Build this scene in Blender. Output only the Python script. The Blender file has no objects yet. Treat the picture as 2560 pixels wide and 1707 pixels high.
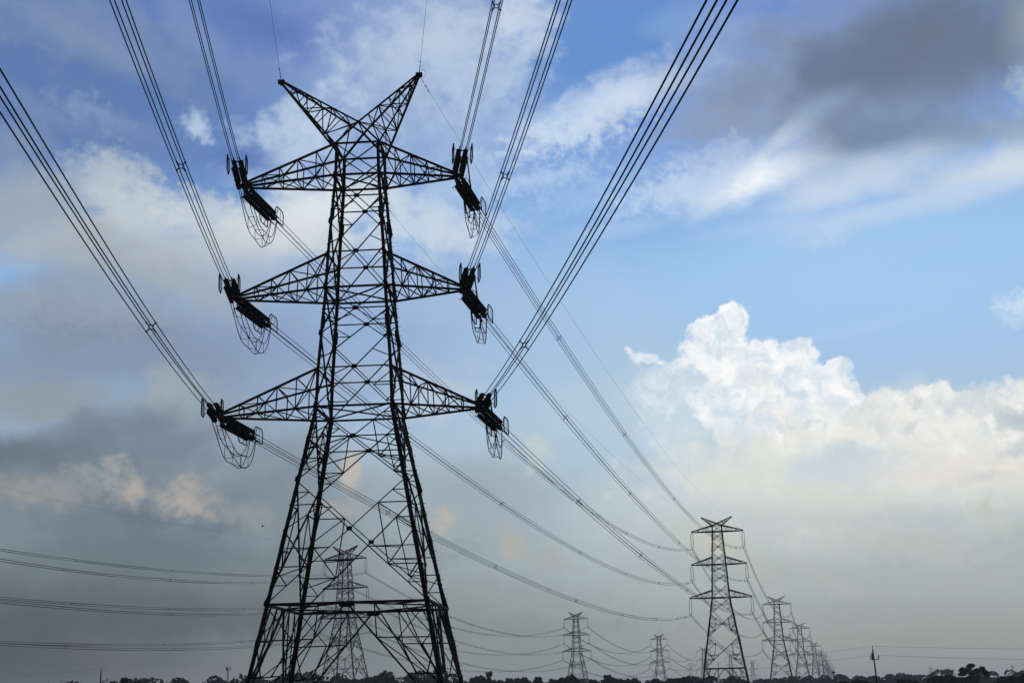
import bpy, math, random
from mathutils import Vector, Matrix
random.seed(7)
R = math.radians
SC = bpy.context.scene

# ------------------------------------------------------------------ camera
EYE = 1.7
cam_d = bpy.data.cameras.new('camera')
cam_d.sensor_fit = 'HORIZONTAL'; cam_d.sensor_width = 36.0
cam_d.lens = 3633.98 / 2560 * 36.0
cam_d.clip_start = 0.1; cam_d.clip_end = 30000
cam = bpy.data.objects.new('camera', cam_d)
SC.collection.objects.link(cam)
pitch, roll = R(13.8182), R(-1.42364)
cam.matrix_world = (Matrix.Translation((0, 0, EYE)) @ Matrix.Rotation(R(90) + pitch, 4, 'X')
                    @ Matrix.Rotation(roll, 4, 'Z'))
SC.camera = cam

# ------------------------------------------------------------------ exposure
SC.view_settings.view_transform = 'Standard'
SC.view_settings.look = 'None'
SC.view_settings.exposure = 0.0
SC.view_settings.gamma = 1.0
SC.view_settings.use_curve_mapping = False
SC.render.engine = 'CYCLES'
SC.cycles.use_denoising = True
SC.cycles.max_bounces = 4
SC.cycles.volume_bounces = 0
SC.cycles.filter_width = 1.5

# ------------------------------------------------------------------ sky and clouds
SUN_EL, SUN_AZ = 52.0, 28.0          # degrees; azimuth clockwise from +Y, ahead and to the right
world = bpy.data.worlds.new('World'); SC.world = world
world.use_nodes = True
NT = world.node_tree; NT.nodes.clear()
class NG:
    def __init__(s, t): s.t = t
    def n(s, ty, ins=(), **kw):
        nd = s.t.nodes.new(ty)
        for k, v in kw.items(): setattr(nd, k, v)
        for i, v in (ins.items() if isinstance(ins, dict) else enumerate(ins)):
            if v is None: continue
            if isinstance(v, bpy.types.NodeSocket): s.t.links.new(v, nd.inputs[i])
            else: nd.inputs[i].default_value = v
        return nd
    def m(s, op, a, b=None, c=None, clamp=False):
        return s.n('ShaderNodeMath', (a, b, c), operation=op, use_clamp=clamp).outputs[0]
    def mr(s, v, a, b, lo, hi, kind='LINEAR'):
        return s.n('ShaderNodeMapRange', (v, a, b, lo, hi), interpolation_type=kind).outputs[0]
    def mix(s, f, a, b):
        nd = s.n('ShaderNodeMix', data_type='RGBA')
        for i, v in ((0, f), (6, a), (7, b)):
            if isinstance(v, bpy.types.NodeSocket): s.t.links.new(v, nd.inputs[i])
            else: nd.inputs[i].default_value = v
        return nd.outputs[2]
STR = 0.1
def lin(c):
    f = lambda u: u / 12.92 if u <= .04045 else ((u + .055) / 1.055) ** 2.4
    return tuple(f(v / 255.0) / STR for v in c) + (1.0,)
g = NG(NT)
d0 = g.n('ShaderNodeTexCoord').outputs['Generated']
sx = g.n('ShaderNodeSeparateXYZ', (d0,))
az = g.m('MULTIPLY', g.m('ARCTAN2', sx.outputs[0], sx.outputs[1]), 57.29578)
el = g.m('MULTIPLY', g.m('ARCSINE', sx.outputs[2]), 57.29578)
P = g.n('ShaderNodeCombineXYZ', (az, el, 0.0)).outputs[0]
def noise2(vec, loc, rot, scl, scale, detail, rough, lac=2.0, dist=0.0):
    v = g.n('ShaderNodeMapping', (vec, loc, (0, 0, R(rot)), scl), vector_type='POINT').outputs[0]
    return g.n('ShaderNodeTexNoise', {'Vector': v, 'Scale': scale, 'Detail': detail, 'Roughness': rough, 'Lacunarity': lac, 'Distortion': dist}, noise_dimensions='2D')
# slow warp of the whole cloud field
wn = noise2(P, (3, 7, 0), 0, (1, 1, 1), 0.16, 4.0, 0.55)
wv = g.n('ShaderNodeVectorMath', (wn.outputs['Color'], (0.5, 0.5, 0.5)), operation='SUBTRACT').outputs[0]
wv = g.n('ShaderNodeVectorMath', (wv, (4.6, 3.4, 0.0)), operation='MULTIPLY').outputs[0]
PW = g.n('ShaderNodeVectorMath', (P, wv), operation='ADD').outputs[0]
N = {}
N['w'] = noise2(P, (1, 2, 0), -14, (0.5, 1.5, 1), 0.26, 7.0, 0.58, dist=0.6).outputs[0]     # wisps
N['b'] = noise2(P, (11, 5, 0), 10, (0.85, 1.15, 1), 0.42, 8.0, 0.56, dist=0.35).outputs[0]   # soft billows
N['c'] = noise2(P, (31, 15, 0), 0, (1, 1.1, 1), 0.22, 4.0, 0.5).outputs[0]                  # broad
N['f'] = noise2(P, (7, 21, 0), 20, (0.9, 1.2, 1), 0.95, 8.0, 0.54, dist=0.15).outputs[0]        # small puffs
pn = noise2(P, (5, 9, 0), 0, (1, 1, 1), 0.9, 6.0, 0.55)
pv = g.n('ShaderNodeVectorMath', (pn.outputs['Color'], (0.5, 0.5, 0.5)), operation='SUBTRACT').outputs[0]
pv = g.n('ShaderNodeVectorMath', (pv, (1.5, 1.3, 0.0)), operation='MULTIPLY').outputs[0]
PC = g.n('ShaderNodeVectorMath', (P, pv), operation='ADD').outputs[0]
N['g'] = noise2(P, (17, 3, 0), 30, (0.9, 1.15, 1), 2.3, 7.0, 0.58, dist=0.2).outputs[0]       # small torn scraps
def ell(vec, x, y, rx, ry, rot):
    """1 at the middle of the ellipse, 0 on its rim, never below -1"""
    nd = g.n('ShaderNodeTexGradient', (vec,), gradient_type='SPHERICAL'); tm = nd.texture_mapping
    tm.vector_type = 'TEXTURE'; tm.translation = (x, y, 0); tm.rotation = (0, 0, R(rot)); tm.scale = (rx * 2, ry * 2, 1)
    return g.m('MULTIPLY_ADD', nd.outputs['Fac'], 2.0, -1.0)
def blob(col, b):
    (x, y, rx, ry, rot, rgb, op, soft, k, kind) = b
    warped = kind.isupper()
    s = ell(PC if kind == 'g' else PW if warped else P, x, y, rx, ry, rot)
    s = g.m('MULTIPLY_ADD', g.m('SUBTRACT', N[kind.lower()], 0.5), k, s)
    a = g.mr(s, 0.0, soft, 0.0, op, 'SMOOTHSTEP')
    return g.mix(a, col, lin(rgb))
sky = g.n('ShaderNodeTexSky', sky_type='NISHITA', sun_disc=False, sun_elevation=R(SUN_EL), sun_rotation=R(SUN_AZ),
          air_density=1.0, dust_density=1.5, ozone_density=2.0).outputs[0]
ramp = g.n('ShaderNodeValToRGB', (g.mr(el, 0.0, 40.0, 0.0, 1.0),))
cr = ramp.color_ramp
for i, (e, c) in enumerate(((0, (150, 156, 154)), (4, (168, 176, 176)), (8.5, (178, 194, 204)), (12, (160, 194, 228)), (17, (140, 186, 236)), (22, (104, 148, 218)), (27, (84, 124, 200)), (40, (66, 102, 170)))):
    el_ = cr.elements[i] if i < 2 else cr.elements.new(e / 40)
    el_.position = e / 40
    el_.color = tuple(v * STR for v in lin(c)[:3]) + (1,)
rampc = g.n('ShaderNodeVectorMath', (ramp.outputs[0], (1 / STR,) * 3), operation='MULTIPLY').outputs[0]
col = g.mix(0.8, sky, rampc)
# cloud banks, far to near: azimuth, elevation, half sizes (deg), tilt, colour, cover, softness, raggedness, noise kind
CLOUDS = [
 (-19.07, 23.26, 19.74, 8.83, 0, (92, 122, 172), 0.9, 0.9, 0.2, 'c'),
 (-3.62, 24.36, 9.0, 6.94, 0, (154, 177, 212), 0.8, 0.9, 0.3, 'c'),
 (-15.51, 13.0, 16.19, 4.1, 0, (132, 147, 170), 0.9, 0.9, 0.4, 'C'),
 (-4.53, 15.04, 8.49, 5.21, 0, (150, 174, 210), 0.8, 0.9, 0.5, 'C'),
 (-15.3, 7.69, 19.1, 4.1, 0, (118, 132, 144), 0.95, 0.9, 0.3, 'C'),
 (-15.15, 3.96, 20.55, 4.1, 0, (98, 111, 116), 0.95, 0.9, 0.3, 'C'),
 (-19.27, 1.4, 17.36, 4.1, 0, (62, 72, 75), 0.9, 1.0, 0.2, 'c'),
 (-6.14, 1.59, 11.05, 3.15, 0, (100, 112, 113), 0.6, 1.0, 0.2, 'c'),
 (0.14, 6.81, 7.94, 4.73, 0, (158, 173, 180), 0.85, 0.9, 0.4, 'C'),
 (2.33, 1.85, 11.05, 3.47, 0, (134, 146, 142), 0.8, 0.9, 0.2, 'c'),
 (3.44, 10.62, 7.38, 6.62, 0, (180, 204, 222), 0.9, 0.9, 0.4, 'C'),
 (1.16, 14.63, 6.85, 4.73, 0, (166, 196, 228), 0.8, 0.9, 0.4, 'C'),
 (14.8, 15.53, 17.19, 4.73, 0, (166, 204, 239), 0.9, 0.9, 0.25, 'c'),
 (13.86, 4.48, 17.4, 5.21, 0, (174, 184, 185), 0.95, 0.9, 0.3, 'c'),
 (15.03, 1.04, 15.78, 3.63, 0, (152, 158, 152), 0.85, 1.0, 0.2, 'c'),
 (11.83, 7.14, 13.03, 2.68, 0, (206, 213, 210), 0.85, 0.9, 0.4, 'C'),
 (4.4, 25.07, 6.27, 3.79, 0, (98, 145, 207), 0.85, 0.8, 0.3, 'c'),
 (3.78, 18.94, 7.0, 3.47, 0, (140, 180, 228), 0.6, 0.9, 0.4, 'C'),
 (-17.64, 25.45, 9.08, 2.05, -12, (124, 144, 178), 0.75, 1.0, 1.6, 'f'),
 (-17.13, 24.77, 5.21, 0.95, -22, (132, 152, 184), 0.6, 1.0, 1.3, 'w'),
 (-14.74, 24.53, 4.51, 1.1, -30, (120, 142, 186), 0.6, 1.0, 1.3, 'w'),
 (-13.33, 25.82, 2.8, 1.1, -40, (128, 150, 194), 0.6, 1.0, 1.3, 'b'),
 (-11.82, 24.58, 3.12, 0.95, -40, (126, 148, 196), 0.55, 1.0, 1.4, 'w'),
 (-18.53, 21.99, 3.74, 0.79, -20, (124, 146, 184), 0.7, 1.0, 1.2, 'b'),
 (-16.85, 22.21, 2.86, 0.73, -18, (138, 158, 190), 0.7, 1.0, 1.38, 'g'),
 (-15.41, 21.65, 3.73, 0.79, -15, (116, 140, 188), 0.5, 1.0, 1.4, 'w'),
 (-19.83, 20.83, 2.7, 1.42, 0, (136, 152, 180), 0.7, 1.0, 1.0, 'b'),
 (-10.16, 24.21, 2.94, 1.42, -45, (118, 144, 196), 0.6, 1.0, 1.5, 'f'),
 (-10.87, 26.26, 2.64, 0.95, -10, (92, 120, 180), 0.6, 1.0, 0.8, 'b'),
 (-9.19, 25.6, 3.85, 1.42, -8, (86, 116, 182), 0.75, 1.0, 0.8, 'b'),
 (-6.83, 24.02, 3.8, 1.74, -40, (136, 160, 208), 0.7, 1.0, 1.6, 'f'),
 (-6.16, 25.99, 3.51, 1.26, 0, (110, 138, 196), 0.5, 1.0, 1.2, 'b'),
 (-2.76, 25.42, 5.94, 3.15, 10, (190, 206, 227), 0.85, 1.0, 1.4, 'f'),
 (-4.81, 23.13, 5.15, 1.89, 20, (166, 188, 219), 0.6, 1.0, 1.5, 'f'),
 (-1.8, 22.05, 4.08, 2.52, 0, (166, 190, 222), 0.6, 1.0, 1.4, 'f'),
 (1.03, 26.26, 2.29, 1.74, 10, (206, 219, 236), 0.75, 0.9, 1.1, 'f'),
 (-0.74, 24.03, 3.45, 1.89, 10, (182, 203, 229), 0.6, 1.0, 1.5, 'f'),
 (-12.98, 22.04, 0.95, 0.8, -30, (168, 190, 218), 0.95, 0.95, 1.265, 'g'),
 (-12.71, 21.82, 0.69, 0.54, -30, (190, 208, 228), 0.6, 0.95, 0.9199999999999999, 'g'),
 (-11.26, 22.07, 0.88, 0.62, 0, (140, 166, 206), 0.8, 0.95, 1.38, 'g'),
 (-8.48, 22.6, 3.25, 1.42, 25, (188, 206, 229), 0.85, 1.0, 1.7, 'f'),
 (-8.8, 21.37, 4.07, 1.74, 18, (182, 201, 226), 0.85, 1.0, 1.6, 'f'),
 (-8.15, 22.0, 1.71, 0.91, 30, (196, 212, 234), 0.6, 1.0, 1.38, 'g'),
 (-19.41, 18.8, 5.5, 1.89, 0, (160, 172, 184), 0.9, 0.8, 0.9, 'B'),
 (-15.81, 20.12, 2.82, 1.09, -10, (176, 190, 204), 0.85, 0.95, 1.265, 'g'),
 (-15.3, 19.09, 4.34, 1.42, -12, (190, 201, 210), 0.9, 0.8, 1.0, 'B'),
 (-11.01, 18.22, 6.97, 1.74, 0, (192, 203, 212), 0.95, 0.8, 0.9, 'B'),
 (-7.47, 19.24, 4.68, 1.89, 18, (196, 209, 222), 0.9, 0.8, 1.1, 'f'),
 (-7.79, 18.93, 4.0, 1.42, 10, (224, 231, 237), 0.85, 0.9, 1.1, 'f'),
 (-12.3, 18.79, 4.48, 1.09, -6, (206, 214, 219), 0.7, 0.95, 1.38, 'g'),
 (-8.75, 17.82, 4.97, 1.18, 0, (216, 222, 225), 0.75, 0.9, 1.1, 'f'),
 (-3.03, 18.33, 4.65, 1.74, 0, (206, 219, 231), 0.85, 0.9, 1.3, 'f'),
 (-2.0, 20.19, 3.03, 1.26, 10, (176, 200, 230), 0.7, 0.9, 1.3, 'f'),
 (-11.07, 20.83, 2.19, 0.82, 6, (92, 122, 184), 0.85, 0.8, 0.8, 'b'),
 (-13.48, 20.94, 1.52, 0.57, -10, (104, 132, 186), 0.6, 0.9, 0.9, 'b'),
 (-17.21, 17.16, 7.59, 1.5, 0, (176, 184, 190), 0.85, 0.9, 0.9, 'B'),
 (-14.11, 16.26, 9.2, 1.74, -4, (164, 173, 181), 0.85, 0.9, 0.8, 'B'),
 (-18.9, 15.1, 6.86, 1.42, 0, (146, 157, 169), 0.7, 0.9, 0.6, 'B'),
 (-11.62, 17.12, 6.93, 1.1, -3, (182, 192, 202), 0.5, 0.9, 1.5, 'f'),
 (-6.15, 16.61, 4.94, 1.26, -5, (168, 186, 212), 0.6, 0.9, 1.2, 'f'),
 (-16.61, 14.02, 7.48, 1.1, -4, (130, 145, 168), 0.7, 0.9, 0.9, 'B'),
 (-10.29, 13.75, 5.36, 1.42, -5, (138, 158, 194), 0.7, 0.9, 0.8, 'B'),
 (-3.23, 15.35, 4.25, 1.42, 0, (166, 190, 222), 0.6, 0.9, 1.4, 'f'),
 (-15.59, 14.82, 9.14, 1.09, 0, (156, 167, 182), 0.45, 0.95, 1.7249999999999999, 'g'),
 (-18.4, 11.38, 4.18, 1.26, 0, (146, 156, 164), 0.85, 0.8, 1.0, 'f'),
 (-13.49, 11.76, 1.93, 1.58, 10, (162, 172, 178), 0.85, 0.8, 1.1, 'f'),
 (-12.09, 10.94, 3.86, 1.74, 0, (150, 162, 174), 0.8, 0.9, 1.1, 'f'),
 (-3.27, 11.81, 3.22, 1.58, 0, (192, 206, 216), 0.75, 0.9, 1.2, 'f'),
 (-4.54, 12.68, 3.88, 1.42, 0, (170, 190, 216), 0.5, 0.9, 1.2, 'f'),
 (-7.42, 12.22, 3.87, 1.42, 0, (156, 173, 198), 0.6, 0.9, 1.1, 'f'),
 (-18.87, 9.42, 5.28, 1.42, 0, (98, 111, 124), 0.85, 0.9, 0.7, 'B'),
 (-14.93, 9.82, 5.12, 1.26, 0, (116, 128, 144), 0.8, 0.9, 0.8, 'B'),
 (-9.27, 9.26, 4.79, 1.42, 0, (134, 147, 160), 0.6, 0.9, 0.9, 'B'),
 (-19.09, 8.08, 1.96, 0.8, -10, (146, 150, 148), 0.85, 0.95, 1.15, 'g'),
 (-17.5, 7.96, 2.14, 1.0, 8, (150, 154, 154), 0.85, 0.95, 1.265, 'g'),
 (-16.07, 8.59, 1.61, 0.62, -20, (150, 156, 158), 0.75, 0.95, 1.15, 'g'),
 (-15.43, 9.05, 0.72, 0.44, -10, (164, 166, 162), 0.8, 0.95, 1.035, 'g'),
 (-14.87, 8.08, 1.11, 0.91, -18, (176, 170, 163), 0.95, 0.95, 0.9199999999999999, 'g'),
 (-12.84, 7.79, 1.85, 1.05, 12, (170, 167, 162), 0.95, 0.95, 1.035, 'g'),
 (-12.75, 7.33, 1.07, 0.54, 10, (184, 174, 165), 0.8, 0.95, 0.9199999999999999, 'g'),
 (-10.78, 7.11, 1.96, 0.73, 0, (150, 155, 155), 0.7, 0.95, 1.15, 'g'),
 (-16.73, 6.93, 2.67, 0.65, 0, (116, 129, 138), 0.85, 0.95, 1.15, 'g'),
 (-14.38, 6.95, 1.6, 0.62, -12, (108, 121, 132), 0.9, 0.95, 1.15, 'g'),
 (-11.67, 6.5, 1.6, 0.65, 20, (112, 125, 136), 0.9, 0.95, 1.15, 'g'),
 (-13.01, 5.9, 6.66, 0.95, 0, (108, 121, 130), 0.7, 0.9, 0.8, 'B'),
 (-15.19, 4.85, 8.86, 0.91, 0, (112, 124, 128), 0.4, 0.95, 1.6099999999999999, 'g'),
 (-6.46, 8.79, 0.64, 1.14, -10, (192, 186, 178), 0.9, 0.7, 0.9, 'f'),
 (-6.92, 7.39, 1.6, 0.8, -10, (172, 170, 167), 0.7, 0.95, 1.15, 'g'),
 (-2.93, 6.87, 0.75, 0.62, -28, (190, 182, 170), 0.9, 0.95, 1.035, 'g'),
 (-1.72, 8.41, 2.71, 1.26, 0, (154, 172, 186), 0.6, 0.9, 0.9, 'f'),
 (-0.27, 5.97, 1.17, 0.69, -30, (182, 178, 168), 0.8, 0.95, 1.265, 'g'),
 (1.2, 5.23, 1.6, 0.65, -20, (170, 171, 164), 0.6, 0.95, 1.265, 'g'),
 (0.85, 9.52, 1.07, 1.09, -10, (200, 208, 208), 0.8, 0.95, 1.15, 'g'),
 (2.18, 11.29, 2.25, 1.74, 0, (186, 206, 222), 0.5, 0.9, 1.1, 'f'),
 (-4.59, 5.67, 4.26, 1.09, 0, (132, 144, 150), 0.5, 0.95, 1.38, 'g'),
 (-0.71, 4.05, 5.31, 0.91, -5, (150, 158, 156), 0.4, 0.95, 1.7249999999999999, 'g'),
 (3.62, 22.82, 4.79, 1.1, 14, (192, 214, 240), 0.8, 0.9, 1.6, 'w'),
 (5.68, 23.63, 4.13, 1.1, 10, (204, 220, 240), 0.75, 0.9, 1.5, 'f'),
 (2.91, 21.93, 4.76, 1.02, 12, (208, 224, 242), 0.8, 0.95, 1.6099999999999999, 'g'),
 (4.98, 23.06, 2.74, 0.63, 14, (216, 229, 244), 0.6, 0.9, 1.2, 'w'),
 (1.34, 20.12, 4.14, 0.73, 8, (188, 212, 238), 0.6, 0.95, 1.6099999999999999, 'g'),
 (4.74, 18.11, 2.99, 0.47, 5, (176, 206, 240), 0.5, 0.9, 1.3, 'w'),
 (3.81, 19.56, 4.87, 1.09, 8, (164, 196, 234), 0.5, 0.95, 1.8399999999999999, 'g'),
 (14.22, 23.04, 11.31, 4.73, 6, (146, 164, 193), 0.92, 0.9, 0.8, 'B'),
 (17.62, 23.65, 9.64, 3.63, 0, (108, 123, 148), 0.95, 0.9, 0.6, 'B'),
 (15.08, 23.69, 5.68, 1.89, 28, (104, 120, 146), 0.85, 0.9, 0.7, 'b'),
 (18.48, 24.41, 6.58, 2.37, 0, (104, 119, 142), 0.85, 0.9, 0.5, 'b'),
 (12.98, 23.63, 1.89, 1.26, 25, (106, 122, 150), 0.8, 0.9, 0.8, 'b'),
 (9.97, 22.86, 2.57, 1.1, 0, (130, 146, 174), 0.85, 0.9, 0.9, 'f'),
 (9.25, 22.01, 3.43, 1.09, 0, (142, 156, 182), 0.8, 0.95, 1.035, 'g'),
 (15.3, 20.96, 5.57, 1.42, -5, (120, 138, 164), 0.75, 0.9, 0.9, 'b'),
 (14.96, 20.7, 2.45, 0.91, 0, (118, 136, 162), 0.6, 0.95, 0.9199999999999999, 'g'),
 (18.82, 20.52, 3.37, 1.1, 8, (134, 150, 172), 0.75, 0.9, 0.9, 'b'),
 (13.18, 22.22, 2.39, 0.79, 14, (148, 169, 198), 0.7, 1.0, 0.9, 'b'),
 (12.33, 25.64, 3.33, 1.09, 0, (128, 150, 196), 0.7, 0.95, 1.38, 'g'),
 (11.7, 26.01, 1.77, 0.54, 0, (104, 142, 208), 0.6, 0.95, 1.15, 'g'),
 (21.36, 24.09, 1.56, 2.05, 0, (146, 162, 172), 0.7, 1.0, 0.6, 'b'),
 (21.1, 21.88, 1.14, 1.09, 0, (176, 192, 202), 0.8, 0.95, 1.035, 'g'),
 (20.75, 20.24, 2.07, 1.09, 0, (160, 174, 186), 0.6, 0.95, 1.035, 'g'),
 (8.44, 24.81, 2.61, 1.42, 20, (150, 174, 212), 0.65, 0.9, 1.2, 'f'),
 (7.49, 25.78, 2.45, 0.95, 10, (134, 166, 214), 0.6, 0.9, 1.3, 'w'),
 (11.8, 21.17, 1.86, 0.79, 30, (190, 207, 228), 0.6, 1.0, 0.9, 'b'),
 (9.91, 19.8, 4.19, 1.58, 12, (222, 233, 245), 0.9, 1.0, 0.9, 'b'),
 (10.31, 19.65, 2.18, 1.01, 18, (248, 252, 253), 0.9, 1.0, 0.8, 'b'),
 (7.11, 19.38, 4.12, 1.09, 8, (196, 217, 242), 0.75, 0.95, 1.38, 'g'),
 (8.16, 20.55, 3.02, 0.91, 10, (186, 204, 230), 0.6, 0.95, 1.38, 'g'),
 (15.16, 19.46, 6.02, 1.26, 6, (192, 209, 230), 0.85, 1.0, 0.9, 'b'),
 (13.21, 18.75, 4.66, 0.95, 6, (206, 221, 240), 0.7, 1.0, 1.0, 'b'),
 (18.8, 18.88, 4.33, 1.26, 10, (208, 220, 231), 0.85, 1.0, 0.9, 'b'),
 (20.31, 18.97, 2.0, 1.1, 0, (218, 227, 233), 0.7, 1.0, 0.8, 'b'),
 (14.23, 17.88, 5.47, 0.57, 8, (190, 212, 240), 0.8, 0.9, 1.4, 'w'),
 (17.36, 18.15, 4.32, 0.63, 8, (186, 210, 240), 0.7, 0.9, 1.3, 'w'),
 (12.76, 17.22, 1.66, 0.36, 8, (188, 212, 240), 0.6, 0.95, 1.38, 'g'),
 (11.22, 17.84, 4.97, 0.47, 5, (178, 206, 240), 0.5, 0.9, 1.3, 'w'),
 (19.81, 13.81, 1.09, 0.83, 20, (208, 226, 244), 0.85, 0.95, 1.38, 'g'),
 (18.48, 15.91, 5.25, 0.95, 0, (160, 200, 240), 0.4, 0.9, 1.3, 'w'),
 (13.87, 13.61, 4.87, 0.47, 8, (176, 208, 240), 0.4, 0.9, 1.3, 'w'),
 (14.2, 8.53, 11.16, 3.31, 0, (220, 226, 224), 0.9, 0.9, 0.5, 'B'),
 (7.55, 10.29, 5.13, 4.57, 0, (194, 212, 225), 0.9, 0.9, 0.5, 'B'),
]
for b in CLOUDS: col = blob(col, b)
# heaped cumulus: one crisp edged mass of many domes, lit from above and from the right
CUM = [
 ([(12.56, 10.78, 2.09, 0.95), (14.36, 10.35, 2.08, 1.26), (16.33, 10.66, 1.44, 0.79), (17.78, 10.39, 1.92, 0.87), (19.66, 10.38, 2.08, 0.95), (15.75, 9.19, 4.15, 1.42), (18.94, 8.95, 3.19, 1.58), (11.57, 9.77, 2.56, 1.58), (10.63, 9.67, 2.56, 1.42)], 0.42, (252, 250, 243), (214, 222, 224), 8.79, 6.62, 0.95, 0.62),
 ([(5.71, 11.47, 1.77, 1.42), (7.01, 11.88, 1.77, 1.42), (6.44, 10.19, 2.08, 1.58)], 0.6, (232, 240, 246), (202, 219, 232), 9.41, 3.79, 0.9, 0.6),
 ([(5.28, 13.03, 0.68, 0.41), (6.02, 12.79, 0.65, 0.28), (6.73, 12.65, 0.65, 0.32), (7.45, 12.67, 0.55, 0.32)], 0.5, (240, 246, 250), (206, 222, 236), 11.73, 0.95, 0.95, 0.66),
 ([(8.98, 14.27, 0.85, 0.95), (8.05, 13.99, 0.81, 0.54), (8.35, 13.06, 1.78, 1.42), (9.99, 12.81, 1.37, 0.87), (11.32, 12.72, 1.13, 0.91), (12.73, 11.93, 1.0, 0.98), (13.06, 11.21, 0.96, 0.87), (11.55, 11.62, 1.93, 1.26), (9.66, 11.43, 2.57, 1.74), (11.13, 10.1, 2.72, 1.26), (8.67, 10.55, 1.93, 1.58)], 0.33, (254, 254, 253), (214, 227, 238), 11.11, 5.05, 1.0, 0.7),
 ([(9.54, 11.9, 0.84, 0.57), (10.27, 11.08, 0.77, 0.85), (10.58, 9.98, 0.61, 0.95), (10.21, 9.07, 0.54, 0.95)], 0.35, (254, 252, 247), (222, 229, 233), 9.1, 2.05, 0.8, 0.7),
 ([(11.44, 10.08, 0.96, 0.44), (12.01, 9.59, 0.51, 0.57), (10.93, 9.49, 0.8, 0.47)], 0.35, (252, 250, 243), (214, 222, 226), 9.1, 2.05, 0.7, 0.66),
]
def puff(vec):
    v = g.n('ShaderNodeTexVoronoi', {'Vector': vec, 'Scale': 0.62, 'Detail': 4.0, 'Roughness': 0.6, 'Lacunarity': 2.1, 'Smoothness': 0.3}, voronoi_dimensions='2D', feature='SMOOTH_F1')
    return v.outputs['Distance']
v0 = puff(PC)
v1 = puff(g.n('ShaderNodeVectorMath', (PC, (0.28, 0.34, 0)), operation='ADD').outputs[0])
relief = g.m('SUBTRACT', v1, v0)
def cumulus(col, doms, soft, hi, lo, base_el, fade, op=1.0, bright=0.5):
    s = None
    for (x, y, rx, ry) in doms:
        e = ell(PC, x, y, rx, ry, 0)
        s = e if s is None else g.n('ShaderNodeMath', (s, e, 0.12), operation='SMOOTH_MAX').outputs[0]
    s = g.m('SUBTRACT', s, g.m('MULTIPLY', v0, 0.22))
    a = g.mr(s, -0.10, -0.10 + soft, 0.0, op, 'SMOOTHSTEP')
    a = g.m('MULTIPLY', a, g.mr(el, base_el - fade, base_el, 0.0, 1.0, 'SMOOTHSTEP'))
    edge = g.mr(s, -0.08, 0.38, 1.0, 0.0, 'SMOOTHSTEP')
    lit = g.m('ADD', g.m('MULTIPLY', relief, 1.05), g.m('MULTIPLY', edge, 0.75))
    lit = g.m('ADD', lit, g.m('MULTIPLY', g.m('SUBTRACT', N['b'], 0.5), 1.4))
    lit = g.m('MULTIPLY', g.m('ADD', lit, bright - 0.3, clamp=True), g.mr(el, base_el - fade * .8, base_el + .6, 0.15, 1.0, 'SMOOTHSTEP'))
    return g.mix(a, col, g.mix(lit, lin(lo), lin(hi)))
for (doms, soft, hi, lo, be, fd, op, br) in CUM:
    col = cumulus(col, doms, soft, hi, lo, be, fd, op, br)
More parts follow.
